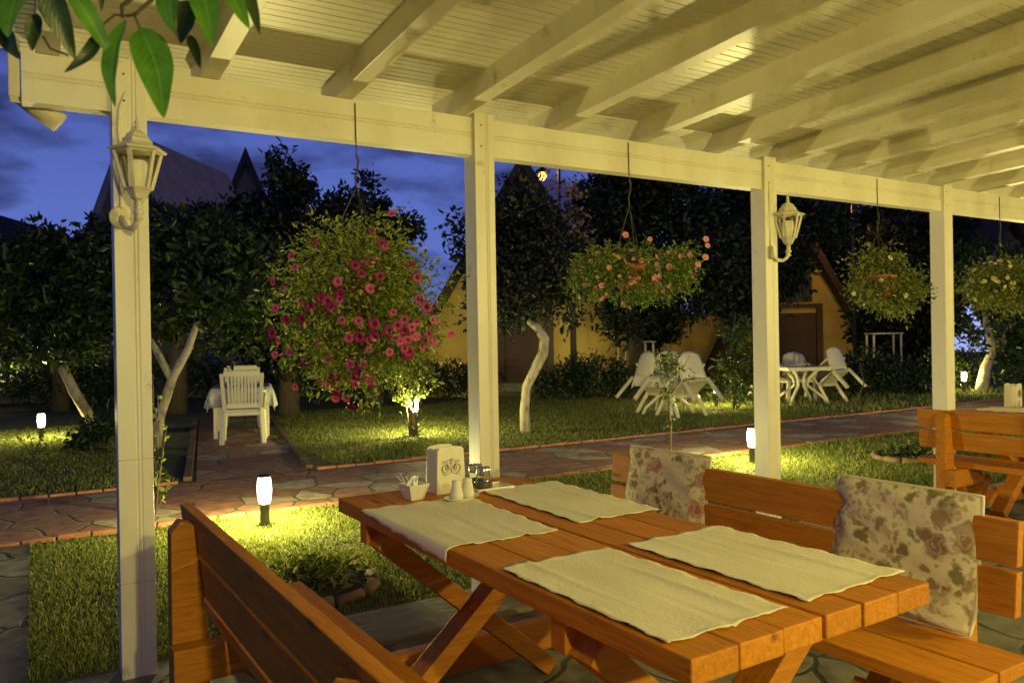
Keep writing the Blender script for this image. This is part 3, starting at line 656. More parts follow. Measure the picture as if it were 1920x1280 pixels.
t = thing('cruet_tray', 'oval cream ceramic tray under the salt and pepper shakers', 'tray', (1.405, -.915, TZ), TR+R(20))
pl_ = MB(); pl_.lathe([(.055, 0), (.062, .003), (.082, .012), (.084, .0135), (.08, .0135), (.06, .006), (0, .005)], 28, close=False); q = pl_.build('tray', M['ceramic'], t, smooth=True); q.scale = (1.05, .62, 1)
sh = thing('salt_shaker', 'cream ceramic shaker nearer the table edge with the sugar bowl', 'shaker', (1.378, -.925, TZ+.0062), 0)
MB().lathe([(.024, 0), (.026, .004), (.0255, .02), (.018, .06), (.0185, .066), (.0165, .071), (0, .074)], 22, close=False).build('body', M['ceramic'], sh, smooth=True)
MB().lathe([(.002, .0735), (.0028, .0752), (0, .0754)], 8, (0, 0, 0), close=False).build('nub', M['ceramic'], sh, smooth=True)
dup(sh, (1.436, -.905, TZ+.0062), 0, 'cream ceramic shaker next to the steel topped jars')
# jars on a flat dish
t = thing('jar_dish', 'flat cream rectangular dish under the two steel topped jars', 'dish', (1.605, -.78, TZ), TR+R(-2))
MB().box(-.085, .085, -.06, .06, 0, .006).build('dish', M['ceramic'], t, bevel=.0025)
mb = MB()
for s in (-1, 1):
    mb.box(s*.083-.004, s*.083+.004, -.062, .062, .0062, .012); mb.box(-.078, .078, s*.058-.004, s*.058+.004, .0062, .012)
mb.build('rim', M['ceramic'], t, bevel=.002)
jr_ = thing('spice_jar', 'glass spice jar with steel lid in front on the dish', 'jar', (1.565, -.80, TZ+.0065), .3)
MB().lathe([(.026, 0), (.031, .004), (.032, .026), (.028, .038), (.021, .046)], 20).build('glass_body', M['glass'], jr_, smooth=True)
MB().lathe([(.0, .003), (.027, .003), (.0285, .022), (.0, .024)], 18, close=False).build('spice', M['spice'], jr_, smooth=True)
MB().lathe([(.0225, .0465), (.024, .05), (.024, .068), (.021, .073), (0, .075)], 22, close=False).build('lid', M['steel'], jr_, smooth=True)
jr_.scale = (1.22, 1.22, 1.22)
dup(jr_, (1.572, -.722, TZ+.0065), 1.2, 'glass spice jar with steel lid behind the other jar')
sh2 = dup(sh, (6.72, -.42, TZ), 0, 'cream shaker on the far table closest to the napkin holder')
jr2 = dup(jr_, (6.86, -.44, TZ), 0, 'glass jar on the far right table')

# ------------------------------------------------------------------ floral cushions on the right bench
def cushion(label, y0, y1, seed, lift=0.):
    """back pad leaning on the backboards plus seat pad, one soft piece; built in the right bench's place"""
    t = thing('bench_cushion', label, 'cushion', (2.185, -1.53, .012), R(181.5), 'floral cushions on the right bench')
    rng = random.Random(seed); th = .05
    path = [(-.115, .485), (-.14, .52), (-.158, .56), (-.168, .64), (-.18, .72), (-.195, .80), (-.203, .87+lift)]
    nrm = [(.95, .3), (.97, .22), (.98, .2), (.99, .13), (.99, .13), (.99, .13), (.99, .13)]
    pts = []; nn = []
    for i in range(len(path)-1):
        for k in range(5):
            f = k/5; pts.append((path[i][0]*(1-f)+path[i+1][0]*f, path[i][1]*(1-f)+path[i+1][1]*f)); nn.append((nrm[i][0]*(1-f)+nrm[i+1][0]*f, nrm[i][1]*(1-f)+nrm[i+1][1]*f))
    pts.append(path[-1]); nn.append(nrm[-1]); n = len(pts); ny = 22; mb = MB()
    for side in (0, 1):
        for i in range(n):
            for j in range(ny+1):
                f = j/ny; y = y0+(y1-y0)*f; puff = min(1, 6*min(f, 1-f)+.25)*min(1, .3+.5*min(i, n-1-i))
                puff *= .82+.18*math.sin(i*.9+seed)*math.sin(j*.7+seed*2)
                o = -.048 if side == 0 else -.048+th*puff
                mb.v.append((pts[i][0]+nn[i][0]*o, y, pts[i][1]+nn[i][1]*o))
    q = n*(ny+1)
    for i in range(n-1):
        for j in range(ny):
            a = i*(ny+1)+j; mb.f.append((a, a+1, a+ny+2, a+ny+1)); mb.f.append((q+a, q+a+ny+1, q+a+ny+2, q+a+1))
    bd = [(i*(ny+1)) for i in range(n)]+[(n-1)*(ny+1)+j for j in range(1, ny+1)]+[i*(ny+1)+ny for i in range(n-2, -1, -1)]+[j for j in range(ny-1, 0, -1)]
    for a, b in zip(bd, bd[1:]+bd[:1]): mb.f.append((a, b, b+q, a+q))
    mb.build('pad', M['floral' if seed == 3 else 'floralb'], t, smooth=True)
    pp = MB(); bp = [Vector(mb.v[b])*.5+Vector(mb.v[b+q])*.5 for b in bd]; pp.tube(bp+[bp[0]], .0065, 6); pp.build('piping', M['piping'], t, smooth=True)
cushion('floral cushion with pink roses behind the far end of the table', -.80, -.30, 3)
cushion('larger floral cushion with brown roses on the near end of the right bench', .31, .80, 5, .01)

# ------------------------------------------------------------------ hanging baskets
def flower_mesh(name, r, petals, mp, me):
    mb = MB()
    nseg = petals*4; ring = []
    mb.v.append((0, 0, -.45*r))
    for j in range(nseg):
        a = 2*math.pi*j/nseg; q = 1-.16*abs(math.sin(a*petals/2+math.pi/2))**3
        for (f, z) in ((.28, -.12), (.72, .02), (1.0, -.08+.05*math.cos(a*petals))): mb.v.append((r*f*q*math.cos(a), r*f*q*math.sin(a), r*z))
    for j in range(nseg):
        a = 1+3*j; b = 1+3*((j+1) % nseg); mb.f += [(0, a, b), (a, a+1, b+1, b), (a+1, a+2, b+2, b+1)]
    o = mb.build(name, mp, smooth=True)
    o.data.materials.append(me)
    for p in o.data.polygons:
        if len(p.vertices) == 3: p.material_index = 1
    C.objects.unlink(o); me_ = o.data; bpy.data.objects.remove(o); return me_
PET = [flower_mesh('petunia', .0285, 5, M['red'], M['eye']), flower_mesh('petunia', .0225, 5, M['pinkred'], M['red'])]
COR = [flower_mesh('geranium', .020, 5, M['coral'], M['coral']), flower_mesh('geranium', .014, 5, M['coral'], M['coral'])]
PAL = [flower_mesh('blossom', .02, 5, M['pale'], M['pale'])]
def basket(label, x, ztop, zpot, blobs, n, size, leaf, flowers, seed, clump=8, crad=.07, sprig=.06, group='hanging flower baskets along the beam', y=-.004, hook=.27, potr=.13):
    t = thing('hanging_basket', label, 'hanging basket', (x, y, 0), 0, group)
    w = MB(); w.tube([(0, 0, 2.535), (.002, 0, ztop+hook)], .0028, 6)
    w.tube([(.002, 0, ztop+hook+.02), (.012, 0, ztop+hook-.01), (0.006, 0, ztop+hook-.05), (-.006, 0, ztop+hook-.09), (.0, 0, ztop+hook-.14)], .005, 6); w.build('wire', M['wire'], t)
    pr = MB().lathe([(potr*.62, zpot), (potr*.95, zpot+.13), (potr, zpot+.135), (potr, zpot+.155), (potr*.9, zpot+.155), (potr*.85, zpot+.13)], 20); pr.build('pot', M['pot'], t, smooth=True)
    ch = MB()
    for k in range(3):
        a = 2*math.pi*k/3+.5; ch.tube([(0, 0, ztop+hook-.135), (potr*.5*math.cos(a), potr*.5*math.sin(a), ztop), (potr*math.cos(a), potr*math.sin(a), zpot+.15)], .0028, 6)
    ch.build('hanger', M['wire'], t)
    V, F = crown(blobs, n, size, seed, clump, crad, .42, .3, sprig, .22); npmesh('foliage', V, F, leaf, t)
    sb = MB(); rr = random.Random(seed)
    for k in range(40):
        b = rr.choice(blobs); d = Vector((rr.gauss(0, 1), rr.gauss(0, 1), rr.gauss(0, 1))).normalized()
        e_ = Vector((b[0]+d.x*b[3], b[1]+d.y*b[4], b[2]+d.z*b[5])); s0 = Vector((0, 0, zpot+.15))
        sb.tube([s0, s0*.5+e_*.5+Vector((0, 0, .05)), e_], [.003, .002, .001], 4)
    sb.build('stems', M['stem'], t)
    for (fx, fy, fz, d, me) in flowers(rr):
        o = bpy.data.objects.new('flower', me); C.objects.link(o); o.parent = t; o.location = (fx, fy, fz)
        o.rotation_euler = Vector(d).to_track_quat('Z', 'Y').to_euler(); s = rr.uniform(.8, 1.15); o.scale = (s, s, s)
    return t
CY = Vector((-.5, -.85, 0)).normalized()
def onblob(rr, blobs, pick, me, out=1.04):
    """a flower sitting on a blob's skin at the side the seeds choose"""
    b = blobs[pick]; 
    while True:
        d = Vector((rr.gauss(0, 1), rr.gauss(0, 1), rr.gauss(0, 1))).normalized()
        if d.dot(CY) > -.35: break
    return (b[0]+d.x*b[3]*out, b[1]+d.y*b[4]*out, b[2]+d.z*b[5]*out, (d.x+.25*CY.x, d.y+.25*CY.y, d.z*.6+.1), me)
B1 = [(0, 0, 1.55, .36, .36, .34), (0, 0, 1.74, .27, .27, .2), (.05, 0, 1.40, .31, .30, .18), (-.08, 0, 1.31, .18, .18, .11), (-.02, -.05, 1.19, .09, .09, .09)]
def fl1(rr):
    out = []
    seen = [(717, 455, 0), (690, 495, 0), (676, 513, 0), (711, 517, 0), (636, 551, 0), (613, 565, 0), (620, 578, 0), (700, 607, 0), (768, 497, 0), (782, 520, 0), (580, 575, 0), (562, 568, 1),
            (545, 480, 1), (528, 540, 1), (515, 578, 1), (508, 625, 0), (520, 640, 1), (565, 600, 0), (600, 560, 0), (672, 632, 0), (700, 632, 0), (741, 630, 0), (757, 620, 0), (765, 660, 0), (778, 632, 1), (800, 575, 0), (812, 600, 1),
            (820, 570, 1), (825, 605, 1), (805, 625, 0), (798, 640, 0), (745, 610, 0), (730, 660, 1), (640, 600, 1), (571, 677, 0), (627, 706, 0), (600, 720, 1), (615, 722, 1), (632, 724, 1), (655, 683, 1), (665, 722, 1), (672, 702, 0), (696, 716, 0), (690, 708, 1),
            (628, 748, 1), (658, 765, 0), (593, 706, 1), (613, 675, 1), (540, 660, 1), (792, 650, 1), (815, 640, 1), (785, 560, 0), (750, 640, 1), (690, 655, 1), (590, 455, 1), (697, 432, 1), (693, 540, 1), (552, 500, 1), (535, 600, 0), (730, 620, 0)]
    seen += [(px+rr.uniform(-48, 40), py+rr.uniform(-40, 30), 1 if k or rr.random() < .5 else 0) for px, py, k in rr.sample(seen, 30)]
    for (px, py, k) in seen:
        p = onv(px, py, 0.); r = ray(px, py).normalized(); c = Vector((1.335, 0, 1.53))
        # walk along the sight line to the bush's skin, else stay at the middle of it
        best = None
        for b in B1:
            o = (CAM-Vector((1.335+b[0], b[1], b[2]))); s = Vector((1/b[3], 1/b[4], 1/b[5])); oo = Vector((o.x*s.x, o.y*s.y, o.z*s.z)); rr_ = Vector((r.x*s.x, r.y*s.y, r.z*s.z))
            A = rr_.dot(rr_); Bq = 2*oo.dot(rr_); Cq = oo.dot(oo)-1.12; D = Bq*Bq-4*A*Cq
            if D > 0:
                t_ = (-Bq-math.sqrt(D))/(2*A); best = t_ if best is None else min(best, t_)
        q = CAM+r*best if best else CAM+r*(p-CAM).length
        d = (q-c).normalized()
        out.append((q.x-1.335, q.y, q.z, (d.x*.6+CY.x*.6+rr.uniform(-.3, .3), d.y*.6+CY.y*.6+rr.uniform(-.3, .3), d.z*.3+rr.uniform(-.2, .3)), PET[k]))
    return out
basket('big round hanging basket of magenta petunias near the left post', 1.335, 2.0, 1.52, B1, 12500, .028, M['bleaf'], fl1, 11, 9, .04, .08)
B2 = [(-.22, 0, 1.77, .15, .14, .10), (.0, 0, 1.79, .17, .18, .10), (.28, .02, 1.79, .16, .15, .11), (.38, 0, 1.82, .10, .1, .1), (-.28, 0, 1.72, .12, .12, .11), (.0, -.03, 1.64, .10, .09, .07), (.3, 0, 1.7, .12, .12, .07)]
def fl2(rr):
    o = [onblob(rr, B2, rr.choice([0, 1, 2, 3, 3, 4, 4, 5, 6, 1, 1, 0]), COR[rr.randrange(2)], 1.12) for _ in range(88)]
    for px, py in ((1172, 440), (1190, 525), (1212, 490), (1230, 495), (1323, 448), (1326, 460), (1308, 495), (1322, 482), (1182, 530), (1218, 448)):
        q = onv(px, py, -.1); o.append((q.x-3.02, q.y, q.z, (-.4, -.9, .2), COR[0]))
    return o
basket('wide hanging basket of coral pink flowers between the two middle posts', 3.02, 2.0, 1.66, B2, 6500, .027, M['gleaf'], fl2, 12, 8, .04, .05, hook=.30, potr=.10)
B3 = [(-.02, 0, 1.84, .17, .17, .13), (.12, .0, 1.74, .22, .2, .12), (.27, 0, 1.68, .15, .14, .11), (-.16, 0, 1.70, .12, .12, .07), (.17, 0, 1.60, .11, .12, .06), (.36, 0, 1.70, .09, .09, .06), (-.04, 0, 1.96, .07, .07, .06)]
basket('green hanging basket without blooms right of the lantern post', 5.40, 2.0, 1.66, B3, 4600, .032, M['vleaf'], lambda rr: [onblob(rr, B3, rr.randrange(5), PAL[0]) for _ in range(14)], 13, 8, .07, .05)
B4 = [(0, 0, 1.82, .26, .26, .16), (.08, 0, 1.74, .30, .28, .13), (-.2, 0, 1.74, .16, .16, .1), (.2, 0, 1.68, .2, .2, .1)]
basket('hanging basket of small cream flowers at the right edge', 7.10, 2.02, 1.66, B4, 6500, .032, M['vleaf'], lambda rr: [onblob(rr, B4, rr.randrange(4), PAL[0], 1.08) for _ in range(80)], 14, 8, .07, .05)

# ------------------------------------------------------------------ orange tree branch hanging into the frame
tb = thing('orange_tree', 'orange tree branch with glossy leaves hanging in at the top left corner', 'tree', (-1.35, -2.2, 0))
LB0 = Vector((-1.35, -2.2, 0))
mb = MB(); top = atd(60, -190, 1.15)-LB0
mb.tube([(0, 0, 0), (.04, .0, .8), (.02, -.03, 1.6), (.12, -.05, 2.0), top], [.07, .06, .05, .03, .014], 10)
mb.build('trunk', M['bark'], tb, smooth=True)
mb = MB()
def tw(pl, d, r): mb.tube([atd(x, y, d)-LB0 for x, y in pl], r, 6)
tw([(60, -190), (180, -120), (300, -60), (285, 0), (252, 28), (238, 30)], 1.15, [.010, .008, .006, .0032, .0028, .0022])
tw([(300, -60), (380, -40), (440, -30)], 1.15, [.005, .004, .003]); tw([(252, 28), (258, 42), (262, 54)], 1.15, .0018); tw([(238, 30), (215, 28), (195, 45), (185, 62)], 1.15, .0018)
tw([(60, -190), (70, -100), (60, -30), (50, 0)], 1.12, [.008, .006, .004, .003]); tw([(180, -120), (140, -60), (120, -10)], 1.13, [.005, .004, .003]); tw([(230, 34), (228, 12), (250, -5), (270, -30)], 1.15, [.0022, .003, .004, .005])
tw([(80, 68), (95, 92), (128, 104)], 1.13, .0016); mb.build('twig', M['bark'], tb, smooth=True)
def bigleaf(b, t, w, d0, d1, m, curl=.12, twist=0., side=0.):
    B_, T_ = atd(*b, d0)-LB0, atd(*t, d1)-LB0; ax = (T_-B_); L = ax.length; ax.normalize()
    vd = CF.copy(); x = ax.cross(vd).normalized(); n = x.cross(ax).normalized()
    x, n = x*math.cos(twist)+n*math.sin(twist), n*math.cos(twist)-x*math.sin(twist)
    wm = w*.84/FPX*d0/2; mbb = MB(); K = 14
    prof = lambda f: (math.sin(math.pi*min(1, f**.82)))**.75*(1-.25*f)*1.12
    for i in range(K+1):
        f = i/K; ww = wm*max(.0, prof(f)) + .0004; c = B_+ax*L*f - n*curl*L*math.sin(math.pi*f)*.6 + x*side*L*math.sin(math.pi*f)
        for s in (-1, -.5, 0, .5, 1):
            wav = .05*wm*math.sin(f*16+s*2)*abs(s)
            mbb.v.append(tuple(c+x*ww*s-n*(abs(s)*ww*.28+wav)))
    for i in range(K):
        for j in range(4): a = i*5+j; mbb.f.append((a, a+1, a+6, a+5))
    o = mbb.build('leaf', m, tb, smooth=True); uv = o.data.uv_layers.new(name='leaf')
    for lp in o.data.loops: uv.data[lp.index].uv = ((lp.vertex_index % 5)/4, (lp.vertex_index//5)/K)
G, K_ = M['fleaf'], M['fleafd']
bigleaf((261, 53), (307, 222), 80, 1.15, 1.10, G, .05, .15, .06)
bigleaf((236, 36), (216, 200), 50, 1.15, 1.12, G, .1, -.35, -.05)
bigleaf((120, -40), (212, 112), 44, 1.12, 1.14, G, .06, .5)
bigleaf((78, -50), (141, 112), 54, 1.1, 1.12, K_, .08, .3)
bigleaf((52, -45), (14, 70), 88, 1.1, 1.06, G, .1, -.2)
bigleaf((70, 26), (60, 96), 34, 1.14, 1.14, K_, .1, .2)
bigleaf((84, -10), (100, 60), 34, 1.16, 1.15, G, .1, .4)
bigleaf((186, 62), (121, 136), 28, 1.15, 1.12, K_, .18, .3, .12)
bigleaf((325, -45), (325, 60), 64, 1.14, 1.1, G, .1, -.25)
bigleaf((352, 0), (338, 82), 52, 1.17, 1.17, K_, .1, .2)
bigleaf((365, -40), (397, 88), 62, 1.14, 1.09, G, .1, .2, .05)
bigleaf((355, 66), (376, 130), 22, 1.16, 1.14, K_, .1, .4)
bigleaf((412, -40), (468, 56), 42, 1.13, 1.1, G, .1, .4)
bigleaf((446, -50), (487, 66), 32, 1.15, 1.12, K_, .08, .6)
bigleaf((2, -40), (8, 92), 46, 1.08, 1.1, K_, .1, .2); bigleaf((6, 40), (38, 112), 48, 1.12, 1.12, K_, .1, -.3)
bigleaf((192, -40), (190, 22), 16, 1.17, 1.16, K_, .1, .4)

# ------------------------------------------------------------------ ring beds in the lawn
def ringbed(label, x, y, r, leaf, seed, n=500, size=.05):
    t = thing('flower_bed', label, 'flower bed', (x, y, 0)); mb = MB(); k = 13
    for i in range(k):
        a0, a1 = 2*math.pi*(i+.03)/k, 2*math.pi*(i+.97)/k; pts = []
        for q in range(4):
            a = a0+(a1-a0)*q/3; pts.append((r*math.cos(a), r*math.sin(a), .018+.006*math.sin(i*2.2)))
        mb.tube(pts, .038+.006*math.sin(i*3.1), 8)
    mb.build('stone_ring', mat('ring_stone', (.20, .11, .055), (.12, .08, .04), rough=.95, scale=9, bump=.6), t, smooth=True)
    MB().lathe([(r-.03, .002), (r-.05, .03), (.01, .05)], 24).build('soil', M['soil'], t, smooth=True)
    V, F = crown([(0, 0, .05, r*.85, r*.85, .09), (.05, -.04, .08, r*.4, r*.4, .10)], n, size, seed, 6, .05, .3, .1); V[:, 2] = np.maximum(V[:, 2], .02); npmesh('plants', V, F, leaf, t)
ringbed('round stone edged bed on the lawn beside the left bench', 1.27, .80, .40, M['grass'], 21, 1300, .06)
ringbed('round stone edged bed with bushy plants near the far right bench', 8.25, 1.5, .42, M['sleaf'], 22, 900, .07)

# ------------------------------------------------------------------ white garden furniture
def garden_chair(label, loc, rz, slats=True, tip=0., group=None, m='plastic'):
    """local: +y is the front of the seat; tip leans it forward over its front feet"""
    t = thing('garden_chair', label, 'chair', loc, rz, group)
    fy = .22
    T = Matrix.Translation((0, fy, 0)) @ Matrix.Rotation(-tip, 4, 'X') @ Matrix.Translation((0, -fy, 0))
    def put(mb, nm, bv=.006, sm=False):
        mb.v = [tuple(T @ Vector(q)) for q in mb.v]; return mb.build(nm, M[m], t, bevel=bv, smooth=sm)
    s = MB(); s.box(-.24, .24, -.2, .24, .415, .44); s.box(-.24, .24, .215, .24, .375, .414); put(s, 'seat')
    bk = MB()
    if slats:
        bk.bar((-.215, -.215, .45), (-.24, -.30, .91), .045, .03, (0, 1, 0)); bk.bar((.215, -.215, .45), (.24, -.30, .91), .045, .03, (0, 1, 0))
        bk.bar((-.215, -.298, .905), (.215, -.298, .905), .03, .07); bk.bar((-.19, -.222, .49), (.19, -.222, .49), .03, .06)
        for k in range(9):
            x = -.165+.041*k; bk.bar((x*.95, -.226, .52), (x, -.291, .87), .03, .014, (0, 1, 0))
    else:
        nx, nz = 8, 8
        for side in (0, .022):
            for j in range(nz+1):
                for i in range(nx+1):
                    fx = i/nx*2-1; fz = j/nz; wz = .235*(1-.10*fz-.12*fz**4)
                    bk.v.append((fx*wz, -.20-.13*fz+.045*fx*fx-side, .46+.42*fz-.05*fx*fx*fz**3))
        q = (nx+1)*(nz+1)
        for j in range(nz):
            for i in range(nx):
                a = j*(nx+1)+i; bk.f += [(a, a+1, a+nx+2, a+nx+1), (q+a, q+a+nx+1, q+a+nx+2, q+a+1)]
        rim = [i for i in range(nx+1)]+[(j+1)*(nx+1)-1 for j in range(1, nz+1)]+[nz*(nx+1)+i for i in range(nx-1, -1, -1)]+[j*(nx+1) for j in range(nz-1, 0, -1)]
        for a, b in zip(rim, rim[1:]+rim[:1]): bk.f.append((a, b, b+q, a+q))
    put(bk, 'backrest', .004 if slats else 0, not slats)
    for sx in (-1, 1):
        l = MB(); l.bar((sx*.235, .21, .41), (sx*.26, .235, 0), .055, .05); put(l, 'leg')
        l = MB(); l.bar((sx*.225, -.2, .45), (sx*.25, -.27, 0), .055, .05); put(l, 'leg')
        a = MB(); a.tube([(sx*.25, .21, .42), (sx*.275, .2, .62), (sx*.275, .12, .655), (sx*.265, -.1, .66), (sx*.235, -.26, .68)], .02, 8); put(a, 'armrest', 0, True)
    t.scale = (1.1, 1.1, 1.08)
    if slats:
        r = MB(); r.box(-.21, .21, -.235, -.205, .365, .415); put(r, 'apron')
    return t
def garden_table(label, loc, rz, w, l, z=.71, cloth=None, group=None, cross=True, thin=False, clabel=None):
    t = thing('garden_table', label, 'table', loc, rz, group)
    mb = MB(); mb.box(-w/2, w/2, -l/2, l/2, z-.03, z); 
    if not thin: mb.box(-w/2+.03, w/2-.03, -l/2+.03, l/2-.03, z-.075, z-.031)
    mb.build('tabletop', M['plastic'], t, bevel=.008)
    for sx in (-1, 1):
        for sy in (-1, 1):
            lg = MB()
            if cross: lg.tube([(sx*w*.40, sy*l*.40, 0), (sx*w*.34, sy*l*.34, .13), (sx*w*.10, sy*l*.10, .36), (sx*w*.12, sy*l*.12, .5), (sx*w*.28, sy*l*.28, z-.05)], [.03, .028, .03, .03, .028], 8)
            else: lg.bar((sx*(w/2-.05), sy*(l/2-.05), 0), (sx*(w/2-.05), sy*(l/2-.05), z-.05), .04 if thin else .055, .04 if thin else .055)
            lg.build('leg', M['plastic'], t, bevel=0 if cross else .004, smooth=cross)
    return t
def tablecloth(label, loc, rz, w, l, z, drop, m, seed, group=None):
    rng = random.Random(seed); nx, ny = 30, 34; mb = MB(); W2, L2 = w/2+.012, l/2+.012
    for j in range(ny+1):
        for i in range(nx+1):
            x = (i/nx*2-1)*(W2+drop); y = (j/ny*2-1)*(L2+drop)
            dx = max(0, abs(x)-W2); dy = max(0, abs(y)-L2); sx = 1 if x > 0 else -1; sy = 1 if y > 0 else -1
            dd = math.hypot(dx, dy) if dx and dy else max(dx, dy)
            ox = min(abs(x), W2)+dx*.22; oy = min(abs(y), L2)+dy*.22
            f = .025*math.sin((x if dy > dx else y)*16+seed)*min(1, dd*5)
            if dd: ox += f if dx >= dy else 0; oy += f if dy > dx else 0
            mb.v.append((sx*ox, sy*oy, z+.004-dd*.93))
    for j in range(ny):
        for i in range(nx): a = j*(nx+1)+i; mb.f.append((a, a+1, a+nx+2, a+nx+1))
    o = mb.build('tablecloth', m, smooth=True); o.location = loc; o.rotation_euler = (0, 0, rz)
    return tag(o, label, 'tablecloth', group)
A1 = at(420, 833); A2 = at(492, 832); dirv = (A2-A1); rzc = math.atan2(dirv.y, dirv.x)
rzc = R(-14); c0 = (A1+A2)/2; fw = Vector((-math.sin(rzc), math.cos(rzc), 0))
garden_chair('slatted cream plastic chair seen from behind on the side path', c0+fw*.26, rzc, True, 0)
tcen = c0+fw*1.28+Vector((-.04, 0, 0)); 
garden_table('garden table under a pale cloth at the end of the side path', tcen, rzc, .82, 1.1, .74, cross=False)
tablecloth('pale patterned cloth hanging over the side path table', tcen, rzc, .82, 1.1, .742, .30, M['greycloth'], 4)
garden_chair('slatted plastic chair on the far side of the cloth covered table', c0+fw*2.3+Vector((-.08, 0, 0)), rzc+math.pi, True, 0)
VR = math.atan2(CR.y, CR.x)        # turned to face the terrace
g1 = at(1253, 776); g1 = Vector((g1.x, g1.y, 0))
garden_table('plastic garden table under the beige cloth with chairs tipped against it', g1, VR+R(42), .80, .80, .71)
tablecloth('beige flowered cloth hanging in points behind the thin sapling', g1, VR+R(42), .80, .80, .712, .22, M['cloth'], 6)
GC = 'tipped white chairs at the garden tables'
def relp(p, dx, dy): return p+CR.normalized()*dx*1.0+Vector((-math.sin(VR), math.cos(VR), 0))*dy
p = relp(g1, .40, -.85); p.z = 0
garden_chair('white plastic chair tipped forward right of the thin sapling', p, VR+R(22), False, R(38), GC, 'plasticdull')
p = relp(g1, -.62, -.12); p.z = 0
garden_chair('white plastic chair tipped forward left of the thin sapling', p, VR+R(-62), False, R(36), GC, 'plasticdull')
p = relp(g1, .1, .85); p.z = 0
garden_chair('white plastic chair tipped over the back of the beige clothed table', p, VR+R(185), False, R(36), GC, 'plasticdull')
g2 = at(1502, 756); g2 = Vector((g2.x, g2.y, 0))
garden_table('bare white plastic garden table right of the lantern post', g2, VR+R(8), .95, .8, .74)
p = relp(g2, .92, -.10); p.z = 0
garden_chair('white plastic chair tipped against the bare white table from the right', p, VR+R(30), False, R(38), GC, 'plasticdull')
p = relp(g2, .15, .62); p.z = 0
garden_chair('white plastic chair standing behind the bare white table', p, VR+R(178), False, R(6), GC, 'plasticdull')
p = relp(g2, -.55, .3); p.z = 0
garden_chair('white plastic chair mostly behind the lantern post by the bare table', p, VR+R(-70), False, R(12), GC, 'plasticdull')
garden_table('thin legged white table beside the hedge under the dark tree', gnd(1192, 20.5), VR+R(14), .85, .6, 1.27, thin=True, cross=False)
garden_table('narrow white table among the dark bushes at right', gnd(1657, 20.5), VR, .80, .5, 1.38, thin=True, cross=False)
garden_table('pale table in the dark behind the leftmost post', gnd(186, 20), VR, .7, .5, 1.12, thin=True, cross=False)

# ------------------------------------------------------------------ houses
def aframe(name, label, base, rz, hw, ht, ln, wallm, roofm, over=.5, door=True, windows=True):
    """A-frame cottage: gable towards -y at y=0, ridge along +y"""
    t = thing(name, label, 'house', base, rz)
    wb = MB(); wb.add([(-hw, .5, 0), (hw, .5, 0), (0, .5, ht), (-hw, ln, 0), (hw, ln, 0), (0, ln, ht)], [(0, 1, 2), (5, 4, 3), (0, 3, 4, 1)]); wb.build('wall', wallm, t)
    for s in (-1, 1):
        th = .22; k = math.hypot(hw, ht); nx, nz = ht/k, hw/k; ex = hw*1.06; ez = -ht*.06
        ez = 0; ex = hw
        rb = MB(); rb.add([(s*ex, .5-over, ez), (0, .5-over, ht), (0, .5-over, ht+th/nz*.9), (s*(ex+th/nx), .5-over, ez), (s*ex, ln+.3, ez), (0, ln+.3, ht), (0, ln+.3, ht+th/nz*.9), (s*(ex+th/nx), ln+.3, ez)],
               [(0, 1, 2, 3), (7, 6, 5, 4), (0, 4, 5, 1), (1, 5, 6, 2), (2, 6, 7, 3), (3, 7, 4, 0)]); rb.build('roof', roofm, t)
    if door:
        MB().box(-.55, .55, .46, .495, .0, 2.05).build('door', M['brown'], t, bevel=.01)
        f = MB()
        for s in (-1, 1): f.box(s*.66-.1, s*.66+.1, .42, .498, 0, 2.2)
        f.box(-.76, .76, .43, .498, 2.201, 2.34); f.build('door_frame', M['brown'], t, bevel=.01)
        MB().box(-.9, .9, -.2, .44, 0, .2).build('doorstep', M['greenwall'], t, bevel=.01)
    if windows:
        w = MB().box(-.45, .45, .47, .498, ht*.52, ht*.52+.8).build('window', M['brown'], t, bevel=.01)
        MB().box(-.38, .38, .455, .468, ht*.52+.07, ht*.52+.73).build('pane', M['dark'], w)
    return t
aframe('cottage', 'ochre cottage with a steep dark gable behind the second post', gnd(985, 21), VR+R(-2), 3.6, 5.95, 7, M['yellow'], M['roof'])
aframe('cottage', 'ochre cottage with dark door behind the bare white table', gnd(1508, 24.5), VR+R(0), 2.6, 4.6, 6, M['yellow'], M['roof'])
aframe('cottage', 'steep roofed cottage cut off by the left edge', gnd(-105, 19), VR+R(6), 2.6, 4.6, 6, M['greenwall'], M['roof'], over=1.2)
q = gnd(238, 20.5); dq = gnd(425, 26)-q
aframe('cottage', 'cottage with a long grey pitched roof behind the leftmost lantern', q, math.atan2(dq.y, dq.x)-math.pi/2, 2.7, 6.5, dq.length, M['greenwall'], M['greyroof'], door=False)
aframe('cottage', 'distant gabled cottage peeping above the dark trees', gnd(466, 30), VR+R(14), 3.2, 8.35, 6, M['greenwall'], M['roof'], over=.3, door=False)
t = aframe('cottage', 'cottage with a blue lit window at the right edge', gnd(1905, 26), VR+R(4), 3.6, 5.0, 5, M['greenwall'], M['roof'], door=False, windows=False)
fr_ = MB().box(-2.3, -.5, .44, .497, .6, 2.4).build('window_frame', M['brown'], t); MB().box(-2.2, -.6, .41, .438, .7, 2.3).build('lit_pane', M['bluewin'], fr_)
gw0, gw1 = gnd(1050, 24), gnd(1420, 27.5); d = (gw1-gw0)
gwt = thing('garden_wall', 'low ochre garden wall behind the hedge and tipped chairs', 'wall', gw0, math.atan2(d.y, d.x)); L = d.length
MB().box(0, L, 0, .2, 0, 2.05).build('wall_panel', M['yellow'], gwt); MB().box(-.02, L+.02, -.04, .24, 2.051, 2.12).build('coping', M['kerb'], gwt)
